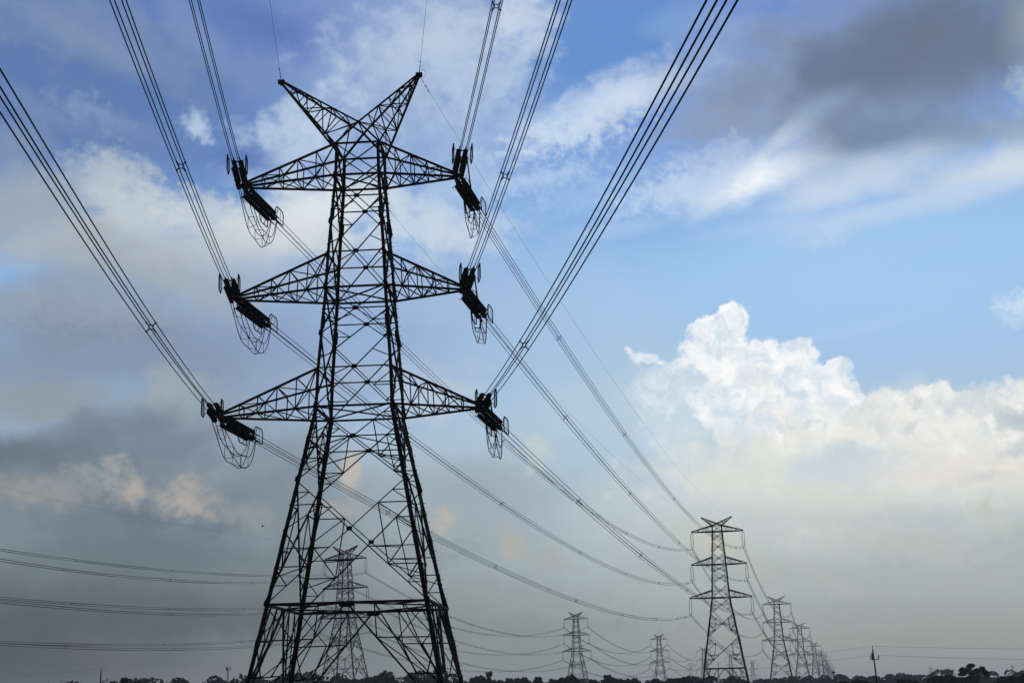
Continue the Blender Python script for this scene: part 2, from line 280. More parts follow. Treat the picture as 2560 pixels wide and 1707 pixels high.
for b in [
 (14.51, 8.66, 9.57, 2.37, 0, (240, 238, 230), 0.65, 0.8, 1.5, 'f'),
 (17.8, 7.69, 4.14, 1.42, -10, (228, 224, 214), 0.5, 0.8, 1.5, 'f'),
 (8.85, 8.52, 5.1, 2.21, 0, (224, 227, 222), 0.5, 0.8, 1.4, 'f'),
 (12.68, 8.32, 3.83, 1.26, 0, (198, 212, 220), 0.6, 0.8, 1.3, 'f'),
 (11.03, 6.57, 7.94, 1.26, 0, (196, 204, 203), 0.6, 0.9, 1.4, 'f'),
 (15.42, 5.45, 7.92, 1.42, 0, (182, 191, 192), 0.5, 0.9, 1.6, 'f'),
 (13.17, 8.75, 2.14, 0.8, 0, (200, 214, 222), 0.75, 0.95, 1.035, 'g'),
 (12.36, 8.11, 2.86, 0.73, -8, (204, 216, 222), 0.6, 0.95, 1.035, 'g'),
 (15.64, 9.65, 0.72, 0.36, 0, (196, 208, 218), 0.6, 0.95, 1.035, 'g'),
 (17.33, 10.28, 1.26, 0.36, 0, (204, 216, 228), 0.5, 0.95, 1.035, 'g'),
 (19.44, 9.66, 1.25, 0.91, 0, (178, 192, 204), 0.75, 0.95, 0.9199999999999999, 'g'),
 (19.46, 8.47, 1.25, 0.54, 0, (186, 198, 206), 0.6, 0.95, 0.9199999999999999, 'g'),
 (18.84, 7.99, 1.07, 0.47, -10, (236, 228, 216), 0.8, 0.95, 1.035, 'g'),
 (17.8, 7.69, 1.07, 0.47, 0, (182, 194, 202), 0.5, 0.95, 1.035, 'g'),
 (8.05, 8.01, 1.96, 0.91, 0, (222, 222, 214), 0.75, 0.95, 1.265, 'g'),
 (10.07, 8.15, 1.12, 1.74, 0, (226, 228, 220), 0.6, 0.9, 1.0, 'f'),
 (15.63, 7.84, 3.57, 0.54, -5, (228, 222, 212), 0.55, 0.95, 1.38, 'g'),
 (12.29, 7.27, 4.63, 0.91, -5, (214, 216, 208), 0.5, 0.95, 1.38, 'g'),
 (16.22, 6.3, 4.27, 0.91, 0, (186, 196, 200), 0.55, 0.95, 1.15, 'g'),
 (18.09, 6.19, 1.42, 0.62, -30, (200, 200, 190), 0.6, 0.95, 1.265, 'g'),
 (14.67, 5.33, 5.32, 0.91, -10, (196, 198, 192), 0.45, 0.95, 1.7249999999999999, 'g'),
 (7.61, 5.8, 1.95, 1.09, -25, (202, 198, 186), 0.6, 0.95, 1.38, 'g'),
 (9.07, 4.67, 2.13, 0.73, -30, (192, 190, 180), 0.5, 0.95, 1.38, 'g'),
 (11.77, 4.26, 2.83, 0.54, -25, (190, 190, 182), 0.4, 0.95, 1.4949999999999999, 'g'),
 (16.72, 3.9, 5.31, 0.73, 6, (176, 182, 178), 0.4, 0.95, 1.7249999999999999, 'g'),
 (12.26, 2.9, 7.08, 0.73, 0, (160, 170, 166), 0.35, 0.95, 1.8399999999999999, 'g'),
 (0.03, 2.66, 8.84, 0.73, 0, (126, 140, 138), 0.35, 0.95, 1.8399999999999999, 'g'),
 (-12.18, 3.04, 10.61, 0.73, 0, (84, 96, 100), 0.4, 0.95, 1.7249999999999999, 'g'),
]: col = blob(col, b)
# behind the camera: unseen sky darkened to put less light on near faces
back = g.mr(sx.outputs[1], -0.25, 0.45, 1.0, 0.0, 'SMOOTHSTEP')
col = g.mix(back, col, lin((62, 70, 82)))
bg = g.n('ShaderNodeBackground', (col, STR))
out = g.n('ShaderNodeOutputWorld'); NT.links.new(bg.outputs[0], out.inputs[0])
world.cycles.sampling_method = 'MANUAL'; world.cycles.sample_map_resolution = 512

sun_d = bpy.data.lights.new('sun', 'SUN'); sun_d.energy = 1.5; sun_d.angle = R(6); sun_d.color = (1, .95, .87)
sun = bpy.data.objects.new('sun', sun_d); SC.collection.objects.link(sun)
sd = Vector((math.sin(R(SUN_AZ)) * math.cos(R(SUN_EL)), math.cos(R(SUN_AZ)) * math.cos(R(SUN_EL)), math.sin(R(SUN_EL))))
sun.rotation_euler = sd.to_track_quat('Z', 'Y').to_euler()

# ------------------------------------------------------------------ materials
def mat(name, rgb, rough=0.7, metal=0.0, var=0.25, scale=3.0, rgb2=None, bump=0.0):
    m = bpy.data.materials.new(name); m.use_nodes = True
    t = m.node_tree; q = NG(t); b = t.nodes['Principled BSDF']
    tc = q.n('ShaderNodeTexCoord').outputs['Object']
    nz = q.n('ShaderNodeTexNoise', {'Vector': tc, 'Scale': scale, 'Detail': 5.0, 'Roughness': 0.6}).outputs[0]
    c2 = rgb2 or tuple(v * (1 - var) for v in rgb)
    f = q.mr(nz, 0.35, 0.65, 0.0, 1.0)
    t.links.new(q.mix(f, tuple(rgb) + (1,), tuple(c2) + (1,)), b.inputs['Base Color'])
    t.links.new(q.mr(nz, 0.3, 0.7, rough - .1, min(1, rough + .1)), b.inputs['Roughness'])
    b.inputs['Metallic'].default_value = metal
    b.inputs['Specular IOR Level'].default_value = 0.1
    if bump:
        bp = q.n('ShaderNodeBump', {'Strength': bump, 'Height': nz}); t.links.new(bp.outputs[0], b.inputs['Normal'])
    return m
M = dict(
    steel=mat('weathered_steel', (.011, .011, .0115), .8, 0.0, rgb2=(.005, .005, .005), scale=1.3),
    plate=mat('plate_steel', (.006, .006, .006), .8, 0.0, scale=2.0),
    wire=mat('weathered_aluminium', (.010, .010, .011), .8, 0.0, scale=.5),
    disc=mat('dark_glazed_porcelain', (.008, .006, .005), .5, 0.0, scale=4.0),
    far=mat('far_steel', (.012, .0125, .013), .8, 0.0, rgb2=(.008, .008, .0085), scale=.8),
    pole=mat('weathered_pole', (.02, .018, .016), .85, rgb2=(.012, .011, .01)),
    leaf=mat('foliage', (.030, .044, .018), .9, rgb2=(.016, .027, .011), scale=.35),
    leafd=mat('dark_foliage', (.020, .030, .014), .9, rgb2=(.010, .017, .008), scale=.35),
    bark=mat('bark', (.05, .038, .028), .9, rgb2=(.028, .022, .017), scale=2.0),
    ground=mat('field_ground', (.055, .06, .028), .95, rgb2=(.075, .06, .04), scale=.02, bump=.2),
    bird=mat('dark_plumage', (.02, .018, .016), .8),
)
for m_ in ('leaf', 'leafd'): M[m_].node_tree.nodes['Principled BSDF'].inputs['Specular IOR Level'].default_value = .1

# ------------------------------------------------------------------ helpers
COL = SC.collection
class MB:
    def __init__(s): s.v = []; s.f = []
    def _frame(s, p, q):
        d = (q - p); L = d.length; d.normalize()
        up = Vector((0, 0, 1)) if abs(d.z) < .95 else Vector((0, 1, 0))
        a = d.cross(up).normalized(); b = a.cross(d).normalized()
        return d, a, b, L
    def beam(s, p, q, w, h=None):
        p = Vector(p); q = Vector(q); h = h or w
        if (q - p).length < 1e-4: return
        d, a, b, L = s._frame(p, q); n = len(s.v)
        for o in (p, q):
            for i, j in ((-1, -1), (1, -1), (1, 1), (-1, 1)): s.v.append(o + a * (i * w / 2) + b * (j * h / 2))
        s.f += [(n, n+1, n+2, n+3), (n+7, n+6, n+5, n+4)] + [(n+i, n+4+i, n+4+(i+1) % 4, n+(i+1) % 4) for i in range(4)]
    def angle(s, p, q, a, b, size, t):
        """equal angle section: corner on the line p-q, flanges along a and b"""
        p = Vector(p); q = Vector(q); a = Vector(a).normalized(); b = Vector(b).normalized(); n = len(s.v)
        prof = ((0, 0), (size, 0), (size, t), (t, t), (t, size), (0, size))
        for o in (p, q):
            for (i, j) in prof: s.v.append(o + a * i + b * j)
        s.f += [tuple(n + i for i in range(5, -1, -1)), tuple(n + 6 + i for i in range(6))]
        s.f += [(n+i, n+(i+1) % 6, n+6+(i+1) % 6, n+6+i) for i in range(6)]
    def tube(s, pts, r, k=6, closed=False):
        pts = [Vector(p) for p in pts]; m = len(pts); n = len(s.v)
        for i, p in enumerate(pts):
            if closed: t = pts[(i+1) % m] - pts[i-1]
            else: t = pts[min(i+1, m-1)] - pts[max(i-1, 0)]
            t.normalize(); up = Vector((0, 0, 1)) if abs(t.z) < .9 else Vector((0, 1, 0))
            a = t.cross(up).normalized(); b = a.cross(t)
            rr = r[i] if isinstance(r, (list, tuple)) else r
            for j in range(k):
                an = 2 * math.pi * j / k; s.v.append(p + a * (math.cos(an) * rr) + b * (math.sin(an) * rr))
        for i in range(m if closed else m - 1):
            for j in range(k):
                A = n + i * k; B = n + ((i+1) % m) * k
                s.f.append((A + j, A + (j+1) % k, B + (j+1) % k, B + j))
        if not closed:
            s.f += [tuple(n + j for j in range(k-1, -1, -1)), tuple(n + (m-1) * k + j for j in range(k))]
    def box(s, c, sz, rotz=0):
        c = Vector(c); n = len(s.v); cc, ss = math.cos(rotz), math.sin(rotz)
        for z in (-1, 1):
            for i, j in ((-1, -1), (1, -1), (1, 1), (-1, 1)):
                x, y = i * sz[0] / 2, j * sz[1] / 2
                s.v.append(c + Vector((x * cc - y * ss, x * ss + y * cc, z * sz[2] / 2)))
        s.f += [(n+3, n+2, n+1, n), (n+4, n+5, n+6, n+7)] + [(n+i, n+(i+1) % 4, n+4+(i+1) % 4, n+4+i) for i in range(4)]
    def poly(s, pts, nrm, t):
        """flat plate: outline pts, thickness t along nrm"""
        nrm = Vector(nrm).normalized(); n = len(s.v); k = len(pts)
        for o in (-t/2, t/2):
            for p in pts: s.v.append(Vector(p) + nrm * o)
        s.f += [tuple(n + i for i in range(k-1, -1, -1)), tuple(n + k + i for i in range(k))]
        s.f += [(n+i, n+(i+1) % k, n+k+(i+1) % k, n+k+i) for i in range(k)]
    def mesh(s, name, m):
        me = bpy.data.meshes.new(name); me.from_pydata([tuple(v) for v in s.v], [], s.f); me.update()
        me.materials.append(m); return me
    def build(s, name, m, parent=None):
        return obj(name, s.mesh(name, m), parent)
def obj(name, me, parent=None, mw=None):
    o = bpy.data.objects.new(name, me); COL.objects.link(o)
    if parent: o.parent = parent
    if mw is not None: o.matrix_basis = mw
    return o
def tag(o, label, cat, group=None, kind=None):
    if label: o['label'] = label
    if cat: o['category'] = cat
    if group: o['group'] = group
    if kind: o['kind'] = kind
    return o
def thing(name, loc, rotz, label, cat, group=None):
    o = bpy.data.objects.new(name, None); COL.objects.link(o); o.empty_display_size = .5
    o.location = loc; o.rotation_euler = (0, 0, rotz); return tag(o, label, cat, group)
def copy_tree(src, label=None, mw=None):
    def rec(o, par):
        c = o.copy(); COL.objects.link(c); c.parent = par
        for ch in kids[o]: rec(ch, c)
        return c
    kids = {}
    def scan(o):
        kids[o] = list(o.children)
        for ch in kids[o]: scan(ch)
    scan(src); r = rec(src, None)
    if label: r['label'] = label
    if mw is not None: r.matrix_basis = mw
    return r
# ------------------------------------------------------------------ lattice towers
def interp(tab, z):
    """tab: (z, w) from top to bottom"""
    for (z0, w0), (z1, w1) in zip(tab, tab[1:]):
        if z >= z1: return w0 + (w1 - w0) * (z0 - z) / (z0 - z1)
    return tab[-1][1]
def lattice(cfg, root, steel):
    tab = cfg['w']; S = cfg['size']
    W = lambda z: interp(tab, z)
    C = lambda sx, sy, z: Vector((sx * W(z), sy * W(z), z))
    ztop, zb = tab[0][0], tab[-1][0]
    # legs
    for sx in (-1, 1):
        for sy in (-1, 1):
            m = MB()
            for (za, wa), (zc, wc) in zip(tab, tab[1:]):
                sz = S['leg'] * (0.78 if za > cfg['waist'] + .1 else 1.0)
                a = Vector((-sx, 0, 0)); b = Vector((0, -sy, 0))
                if sx * sy > 0: a, b = b, a
                m.angle(C(sx, sy, za), C(sx, sy, zc), a, b, sz, sz * .14)
            for z in cfg['splice']:
                sz = S['leg'] * 1.12; e = C(sx, sy, z); o = Vector((sx, sy, 0)) * .02
                a = Vector((-sx, 0, 0)); b = Vector((0, -sy, 0))
                if sx * sy > 0: a, b = b, a
                m.angle(C(sx, sy, z + .55) + o, C(sx, sy, z - .55) + o, a, b, sz, sz * .16)
            m.build('leg', steel, root)
    # four faces
    faces = (((-1, -1), (1, -1)), ((1, -1), (1, 1)), ((1, 1), (-1, 1)), ((-1, 1), (-1, -1)))
    gus = []
    for fi, (cl, crr) in enumerate(faces):
        Lp = lambda z: C(cl[0], cl[1], z)
        Rp = lambda z: C(crr[0], crr[1], z)
        along = (Rp(zb) - Lp(zb)).normalized()
        nrm = Vector(((cl[0] + crr[0]) / 2, (cl[1] + crr[1]) / 2, 0))
        m = MB()
        D, H, T = S['diag'], S['hor'], S['sub']
        def sub(a, b, w=T): m.beam(a, b, w, w * .8)
        for (zt, zc, kind) in cfg['panels']:
            wt, wb = W(zt), W(zc); t = wt / (wt + wb); zx = zt + (zc - zt) * t
            off = nrm * (D * .55)
            m.beam(Lp(zt) + off, Rp(zc) + off, D, D * .5); m.beam(Rp(zt) - off, Lp(zc) - off, D, D * .5)
            X = (Lp(zx) + Rp(zx)) / 2
            if kind != 'cage': gus.append((X + off * 0, along, nrm, .40 * S['gus'], .30 * S['gus']))
            for Q in (Lp(zc), Rp(zc)):
                gus.append((Q + (X - Q).normalized() * .12, along, nrm, .30 * S['gus'], .42 * S['gus']))
            if kind in ('x', 'xh'):
                m.beam(Lp(zx), Rp(zx), H if kind == 'xh' else T * 1.2, T)
                for Q in (Lp, Rp):
                    mid = (Q(zc) + X) / 2; sub(mid, Q(mid.z)); sub(mid, Q(zx + (zc - zx) * .12))
                    mid = (Q(zt) + X) / 2; sub(mid, Q(mid.z + (zx - mid.z) * .5))
            if kind in ('big', 'big2'):
                for Q in (Lp, Rp):
                    U = Q(zt).lerp(X, .5); V = Q(zc).lerp(X, .5); lc = Q(zx)
                    sub(U, Q(U.z), T * 1.2); sub(V, Q(V.z), T * 1.2); sub(U, lc); sub(V, lc, T * 1.3); sub(U, V)
                    V2 = Q(zc).lerp(X, .25); sub(V2, Q(V2.z)); sub(V2, Q(V.z)); sub(V, Q(V2.z + (V.z - V2.z) * .4))
                    U2 = Q(zt).lerp(X, .25); sub(U2, Q(U2.z)); sub(U2, Q(U.z))
                    if kind == 'big2':
                        V3 = Q(zc).lerp(X, .75); sub(V3, V.lerp(lc, .45)); sub(V3, Q(zx + (V3.z - zx) * 1.0))
                if kind == 'big': m.beam(Lp(zx), Rp(zx), T * 1.3, T)
                if kind == 'big':
                    for Q in (Lp, Rp): sub(X, Q(zx + (Q(zc).z - zx) * .3), T * 1.2)
        for z, w in cfg['hor']: m.beam(Lp(z), Rp(z), w * H, w * H * .8)
        # legs extension below the belt: K bracing from the middle of the belt to the feet
        zk = cfg['belt']; Mi = (Lp(zk) + Rp(zk)) / 2
        gus.append((Mi - Vector((0, 0, .15)), along, nrm, 1.0 * S['gus'], .34 * S['gus']))
        for Q in (Lp, Rp):
            foot = Q(zb + .2)
            m.beam(Mi, foot, D * 1.25, D * .7)
            top = Q(zk)
            f1, f2 = .30, .60
            l1, l2 = Q(zk + (zb - zk) * f1), Q(zk + (zb - zk) * f2)
            d1, d2 = Mi.lerp(foot, f1), Mi.lerp(foot, f2)
            sub(l1, d1, T * 1.35); sub(l2, d2, T * 1.35)
            q1 = top.lerp(Mi, .33); q2 = top.lerp(Mi, .66)
            sub(top, l1.lerp(d1, .62)); sub(l1.lerp(d1, .62), l2.lerp(d2, .75)); sub(q1, l1.lerp(d1, .3)); sub(q2, d1); sub(q2, l2.lerp(d2, .72), T * 1.2)
            sub(q1, l1); sub(l1, l2.lerp(d2, .42), T * 1.1); sub(l1.lerp(d1, .3), l2.lerp(d2, .12)); sub(d1, l2.lerp(d2, .42))
            l3 = Q(zk + (zb - zk) * .8); d3 = Mi.lerp(foot, .8); sub(l3, d3, T * 1.2); sub(l2, d3); sub(d2, l3)
        m.build('face_bracing', steel, root)
    # horizontal frames
    for z, kind in cfg['plan']:
        m = MB(); T = S['sub'] * 1.25
        if kind == 'x':
            m.beam(C(-1, -1, z), C(1, 1, z), T, T); m.beam(C(1, -1, z + T), C(-1, 1, z + T), T, T)
        else:
            w = W(z); mids = [Vector((0, -w, z)), Vector((w, 0, z)), Vector((0, w, z)), Vector((-w, 0, z))]
            for i in range(4): m.beam(mids[i], mids[(i + 1) % 4], T * 1.3, T)
            for i, c in enumerate(((1, -1), (1, 1), (-1, 1), (-1, -1))):
                m.beam(C(c[0], c[1], z), mids[i].lerp(mids[(i + 1) % 4], .5), T, T)
        m.build('horizontal_frame', steel, root)
    # arms
    def truss(name, base, tip, fr, ch, T, xb=True):
        """base: four points near-bottom, far-bottom, far-top, near-top; tip: four points in the same order"""
        arm = MB(); pr = MB()
        rings = [[b.lerp(t, f) for b, t in zip(base, tip)] for f in fr]
        for a, b in zip([base] + rings, rings + [tip]):
            pass
        for i, r in enumerate(rings):
            for j in range(4): arm.beam(r[j], r[(j + 1) % 4], T, T * .8)
            prev = base if i == 0 else rings[i - 1]
            for j in range(4):
                k = (j + 1) % 4
                if (i + j) % 2: arm.beam(prev[j], r[k], T, T * .8)
                else: arm.beam(prev[k], r[j], T, T * .8)
                if xb and j in (0,) and i < 3:
                    arm.beam(prev[j if not (i + j) % 2 else k], r[k if not (i + j) % 2 else j], T * .9, T * .7)
        last = rings[-1]
        arm.beam(last[0], tip[1], T, T)
        a = arm.build(name, steel, root)
        for j, (b, t) in enumerate(zip(base, tip)):
            c = MB(); c.beam(b, t, ch * (1.25 if j < 2 else 1.1), ch); c.build('chord', steel, a)
        hp = MB(); tc = sum(tip, Vector()) / 4
        hp.box(tc, (.5 * S['gus'], .34, .34)); hp.box(tc - Vector((0, 0, .22)), (.16, .1, .3)); hp.build('tip_plate', steel, a)
        return a
    for (zb_, zt_, Ll, Lr) in cfg['arms']:
        for s, L in ((-1, Ll), (1, Lr)):
            wb, wt = W(zb_), W(zt_); h = .16
            base = [Vector((s * wb, -wb, zb_)), Vector((s * wb, wb, zb_)), Vector((s * wt, wt, zt_)), Vector((s * wt, -wt, zt_))]
            tip = [Vector((s * L, -h, zb_)), Vector((s * L, h, zb_)), Vector((s * L, h, zb_ + .28)), Vector((s * L, -h, zb_ + .28))]
            truss('crossarm', base, tip, cfg['fr'], S['chord'], S['sub'])
    zp, Ll, Lr, zv, dv = cfg['peak']
    m = MB(); T = S['sub']; wt = W(ztop)
    for sy in (-1, 1):
        V = Vector((0, sy * dv, zv))
        for s in (-1, 1): m.beam(V, C(s, sy, ztop), S['chord'], S['chord'])
        gus.append((V, Vector((1, 0, 0)), Vector((0, 1, 0)), .3 * S['gus'], .25 * S['gus']))
    m.beam((0, -dv, zv), (0, dv, zv), T, T)
    m.build('peak_frame', steel, root)
    for s, L in ((-1, Ll), (1, Lr)):
        base = [C(s, -1, ztop), C(s, 1, ztop), Vector((0, dv, zv)), Vector((0, -dv, zv))]
        tip = [Vector((s * L, -.1, zp - .12)), Vector((s * L, .1, zp - .12)), Vector((s * L, .1, zp + .08)), Vector((s * L, -.1, zp + .08))]
        truss('earthwire_peak', base, tip, cfg['frp'], S['chord'] * .85, S['sub'], False)
    return gus
# ------------------------------------------------------------------ ground
gm = MB(); n = 48
for i in range(n + 1):
    for j in range(n + 1):
        x = -6500 + 13000 * i / n; y = -2500 + 9000 * j / n
        gm.v.append(Vector((x, y, 0)))
gm.f = [(i*(n+1)+j, (i+1)*(n+1)+j, (i+1)*(n+1)+j+1, i*(n+1)+j+1) for i in range(n) for j in range(n)]
tag(gm.build('ground', M['ground']), 'flat open farmland under the power lines', None, kind='structure')

# ------------------------------------------------------------------ the big tension tower
E_ = EYE
MAIN = dict(
    w=[(47.12+E_, 1.93), (44.22+E_, 1.99), (37.0+E_, 2.50), (34.0+E_, 2.64), (26.89+E_, 3.15), (23.7+E_, 3.26), (17.49+E_, 4.45), (7.57+E_, 6.36), (0.0, 8.16)],
    waist=23.7+E_, size=dict(leg=.33, diag=.145, hor=.145, sub=.088, chord=.16, gus=1.15),
    splice=[40.6+E_, 30.9+E_, 20.8+E_, 12.6+E_, 4.6+E_],
    panels=[(47.12+E_, 44.22+E_, 'cage'), (44.22+E_, 39.9+E_, 'x'), (39.9+E_, 34.0+E_, 'xh'), (34.0+E_, 29.95+E_, 'x'), (29.95+E_, 23.7+E_, 'xh'), (23.7+E_, 17.49+E_, 'big'), (17.49+E_, 7.57+E_, 'big2')],
    hor=[(47.12+E_, 1.2), (44.22+E_, 1.3), (34.0+E_, 1.3), (23.7+E_, 1.3), (7.57+E_, 1.7)], belt=7.57+E_,
    plan=[(44.22+E_, 'x'), (34.0+E_, 'x'), (23.7+E_, 'x'), (7.57+E_, 'd')],
    arms=[(44.22+E_, 47.12+E_, 10.43, 8.45), (34.0+E_, 37.0+E_, 10.84, 8.86), (23.7+E_, 26.89+E_, 12.02, 10.04)],
    fr=[.2, .4, .6, .79], frp=[.16, .33, .5, .67, .83], peak=(54.02+E_, 7.18, 5.2, 49.26+E_, 1.39))
MX, MY, MPHI = -12.857, 120.0, -0.0649
tower = thing('lattice_tower', (MX, MY, 0), MPHI, 'huge black tension pylon towering in the left half of the picture', 'pylon', None)
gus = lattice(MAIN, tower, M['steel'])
for (p_, al, nr, w_, h_) in gus[:99]:
    up = Vector((0, 0, 1)); up = (up - nr.normalized() * up.dot(nr.normalized()))
    a = al.normalized() * (w_ / 2); b = up.normalized() * (h_ / 2); m = MB()
    c_ = p_ + nr.normalized() * .03
    m.poly([c_ - a - b*.6, c_ - a*.6 - b, c_ + a*.6 - b, c_ + a - b*.6, c_ + a + b*.6, c_ + a*.6 + b, c_ - a*.6 + b, c_ - a + b*.6], nr, .1)
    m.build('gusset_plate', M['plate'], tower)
def leg_pt(sx, sy, z): return Vector((sx * interp(MAIN['w'], z), sy * interp(MAIN['w'], z), z))
m = MB()                                            # climbing pegs up one leg
z = 3.0
while z < 48:
    p_ = leg_pt(1, 1, z); m.beam(p_, p_ + Vector((.24, 0, 0)) if int(z * 2.5) % 2 else p_ + Vector((0, .24, 0)), .03); z += .4
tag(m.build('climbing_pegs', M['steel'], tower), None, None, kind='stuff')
for sx in (-1, 1):
    for sy in (-1, 1):
        m = MB(); m.box((sx * 8.16, sy * 8.16, .12), (1.1, 1.1, .5)); m.build('footing', M['pole'], tower)

def main_pt(x, y, z):
    c, s = math.cos(MPHI), math.sin(MPHI)
    return Vector((MX + c * x - s * y, MY + s * x + c * y, z))

# ------------------------------------------------------------------ fittings
def disc_string(L, n, r, k=10):
    """string of glazed discs along +Y from 0 to L"""
    m = MB(); pts = []; rad = []
    for i in range(n):
        y = L * (i + .5) / n; h = L / n
        for dy, rr in ((-.5, .05), (-.22, .055), (-.18, r * .72), (.02, r), (.16, r * .96), (.18, .05)):
            pts.append((0, y + dy * h, 0)); rad.append(rr)
    n0 = 0
    for (x, y, z), rr in zip(pts, rad):
        for j in range(k):
            an = 2 * math.pi * j / k; m.v.append(Vector((math.cos(an) * rr, y, math.sin(an) * rr)))
    K = len(pts)
    m.f = [(i*k+j, i*k+(j+1) % k, (i+1)*k+(j+1) % k, (i+1)*k+j) for i in range(K-1) for j in range(k)]
    m.f += [tuple(range(k-1, -1, -1)), tuple((K-1)*k+j for j in range(k))]
    return m
BH = .25                                           # half spacing of the four wires
LSET = 7.9
string_me = disc_string(5.75, 36, .208).mesh('insulator_string', M['disc'])
def rounded(pts, r, k=4):
    out = []; m_ = len(pts)
    for i in range(m_):
        p0, p1, p2 = Vector(pts[i-1]), Vector(pts[i]), Vector(pts[(i+1) % m_])
        a = p1 + (p0 - p1).normalized() * r; b = p1 + (p2 - p1).normalized() * r
        for q in range(k + 1):
            t = q / k; out.append(a * (1-t)**2 + p1 * (2*t*(1-t)) + b * t*t)
    return out
def make_set():
    """tension insulator set along +Y; origin at the arm tip"""
    t = thing('tension_insulator', (0, 0, 0), 0, 'x', 'insulator')
    H = .29
    m = MB(); m.beam((0, 0, 0), (0, .75, 0), .1); m.beam((-H, .8, 0), (H, .8, 0), .14); m.beam((0, .8, -H), (0, .8, H), .12)
    for i in (-1, 1):
        for j in (-1, 1): m.beam((i * H, .8, j * .05), (i * H, 1.0, j * H), .08)
    m.build('yoke_plate', M['plate'], t)
    for i in (-1, 1):
        for j in (-1, 1): obj('insulator_string', string_me, t, Matrix.Translation((i * H, .95, j * H)))
    m = MB(); y = 6.75
    for i in (-1, 1):
        m.beam((i * H, y - .1, -H), (i * H, y - .1, H), .11); m.beam((-H, y, i * H), (H, y, i * H), .09)
        for j in (-1, 1):
            m.beam((i * H, y - .1, j * H), (i * BH, 7.40, j * BH), .07); m.tube([(i * BH, 7.20, j * BH), (i * BH, LSET + .1, j * BH)], .06, 6)
    m.build('yoke_plate', M['plate'], t)
    for s in (-1, 1):                                # racket shaped grading rings on both sides
        m = MB(); x = s * .76
        m.tube(rounded([(x, 5.75, .34), (x, 6.10, .66), (x, 7.50, .66), (x, 7.70, .3), (x, 7.70, -.66), (x, 6.10, -.66), (x, 5.75, -.3)], .1), .05, 6, True)
        m.beam((s * H, 6.70, .1), (x, 6.70, .66), .035); m.beam((s * H, 6.70, -.1), (x, 6.70, -.66), .035)
        m.beam((x, 6.20, .66), (x, 6.20, -.66), .03); m.beam((x, 7.00, .66), (x, 7.00, -.66), .03)
        m.build('grading_ring', M['plate'], t)
    for s in (-1, 1):
        m = MB(); m.tube([(s * .3, .85, s * .28), (s * .55, .9, s * .36), (s * .72, 1.15, s * .34), (s * .7, 1.45, s * .2)], .026, 5); m.build('arcing_horn', M['plate'], t)
    return t
def along(p, d):
    """local +Y to direction d, local Z as near up as can be"""
    y = Vector(d).normalized(); x = y.cross(Vector((0, 0, 1))).normalized(); z = x.cross(y)
    return Matrix.Translation(p) @ Matrix((x, y, z)).transposed().to_4x4()
def make_spacer(th):
    m = MB(); r = BH * .46
    sq = rounded([(r, 0, r), (-r, 0, r), (-r, 0, -r), (r, 0, -r)], .03, 2); m.tube(sq, th, 5, True)
    for i in (-1, 1):
        for j in (-1, 1): m.beam((i*r, 0, j*r), (i * (BH + .01), 0, j * (BH + .01)), th * 2); m.tube([(i * BH, -.07, j * BH), (i * BH, .07, j * BH)], th * 1.9, 6)
    return m.mesh('spacer', M['plate'])
spacer_me = make_spacer(.03); spacer_far = make_spacer(.045)
def bundle(p0, p1, sag, label, group, spac, r=.021, seg=60, parts=True, smin=0., k=None, name='conductor_bundle', mt='wire'):
    """four wires and their spacers between two points; parabola with the given sag"""
    p0 = Vector(p0); p1 = Vector(p1); L = (p1 - p0).length
    side = (p1 - p0); side.z = 0; side = side.normalized().cross(Vector((0, 0, 1)))
    ts = [(i / seg) for i in range(seg + 1)]
    if k: ts = [t ** k for t in ts]
    def P(t): q = p0.lerp(p1, t); q.z -= 4 * sag * t * (1 - t); return q
    t_ = thing(name, p0, 0, label, 'power line', group)
    one = MB()
    for i in (-1, 1):
        for j in (-1, 1):
            m = MB() if parts else one
            o = side * (i * BH) + Vector((0, 0, j * BH))
            ph = random.random() * 6
            m.tube([P(t) + o - p0 + Vector((0, 0, .035 * math.sin(ph + t * 40) * math.sin(math.pi * t))) for t in ts], r, 5)
            if parts: m.build('wire', M[mt], t_)
    if not parts: one.build('wires', M[mt], t_)
    for s in spac:
        t = s / L
        if not (0 < t < 1): continue
        a = P(t); d = P(min(1, t + .002)) - P(max(0, t - .002))
        obj('spacer', spacer_me if parts else spacer_far, t_, Matrix.Translation(-p0) @ along(a, d))
    return t_
def earth_wire(p0, p1, sag, label, r=.011, seg=50, damp=False, group='earth wires', mt='wire'):
    p0 = Vector(p0); p1 = Vector(p1)
    def P(t): q = p0.lerp(p1, t); q.z -= 4 * sag * t * (1 - t); return q
    t_ = thing('earth_wire', p0, 0, label, 'wire', group)
    m = MB(); m.tube([P(i / seg) - p0 for i in range(seg + 1)], r, 5); m.build('wire', M[mt], t_)
    if damp:
        L = (p1 - p0).length
        m = MB(); m.tube([P(0) - p0, P(1.6 / L) - p0], .028, 6); m.build('clamp', M['plate'], t_)
        for s in (2.2, 3.2):
            a = P(s / L) - p0; d = (P((s + .2) / L) - P(s / L)).normalized(); dn = Vector((0, 0, -.09)); m = MB()
            m.tube([a + dn - d * .2, a + dn + d * .2], .012, 5); m.beam(a, a + dn, .03)
            for q in (-1, 1): m.tube([a + dn + d * (q * .24), a + dn + d * (q * .1)], .04, 6)
            m.build('damper', M['plate'], t_)
    return t_

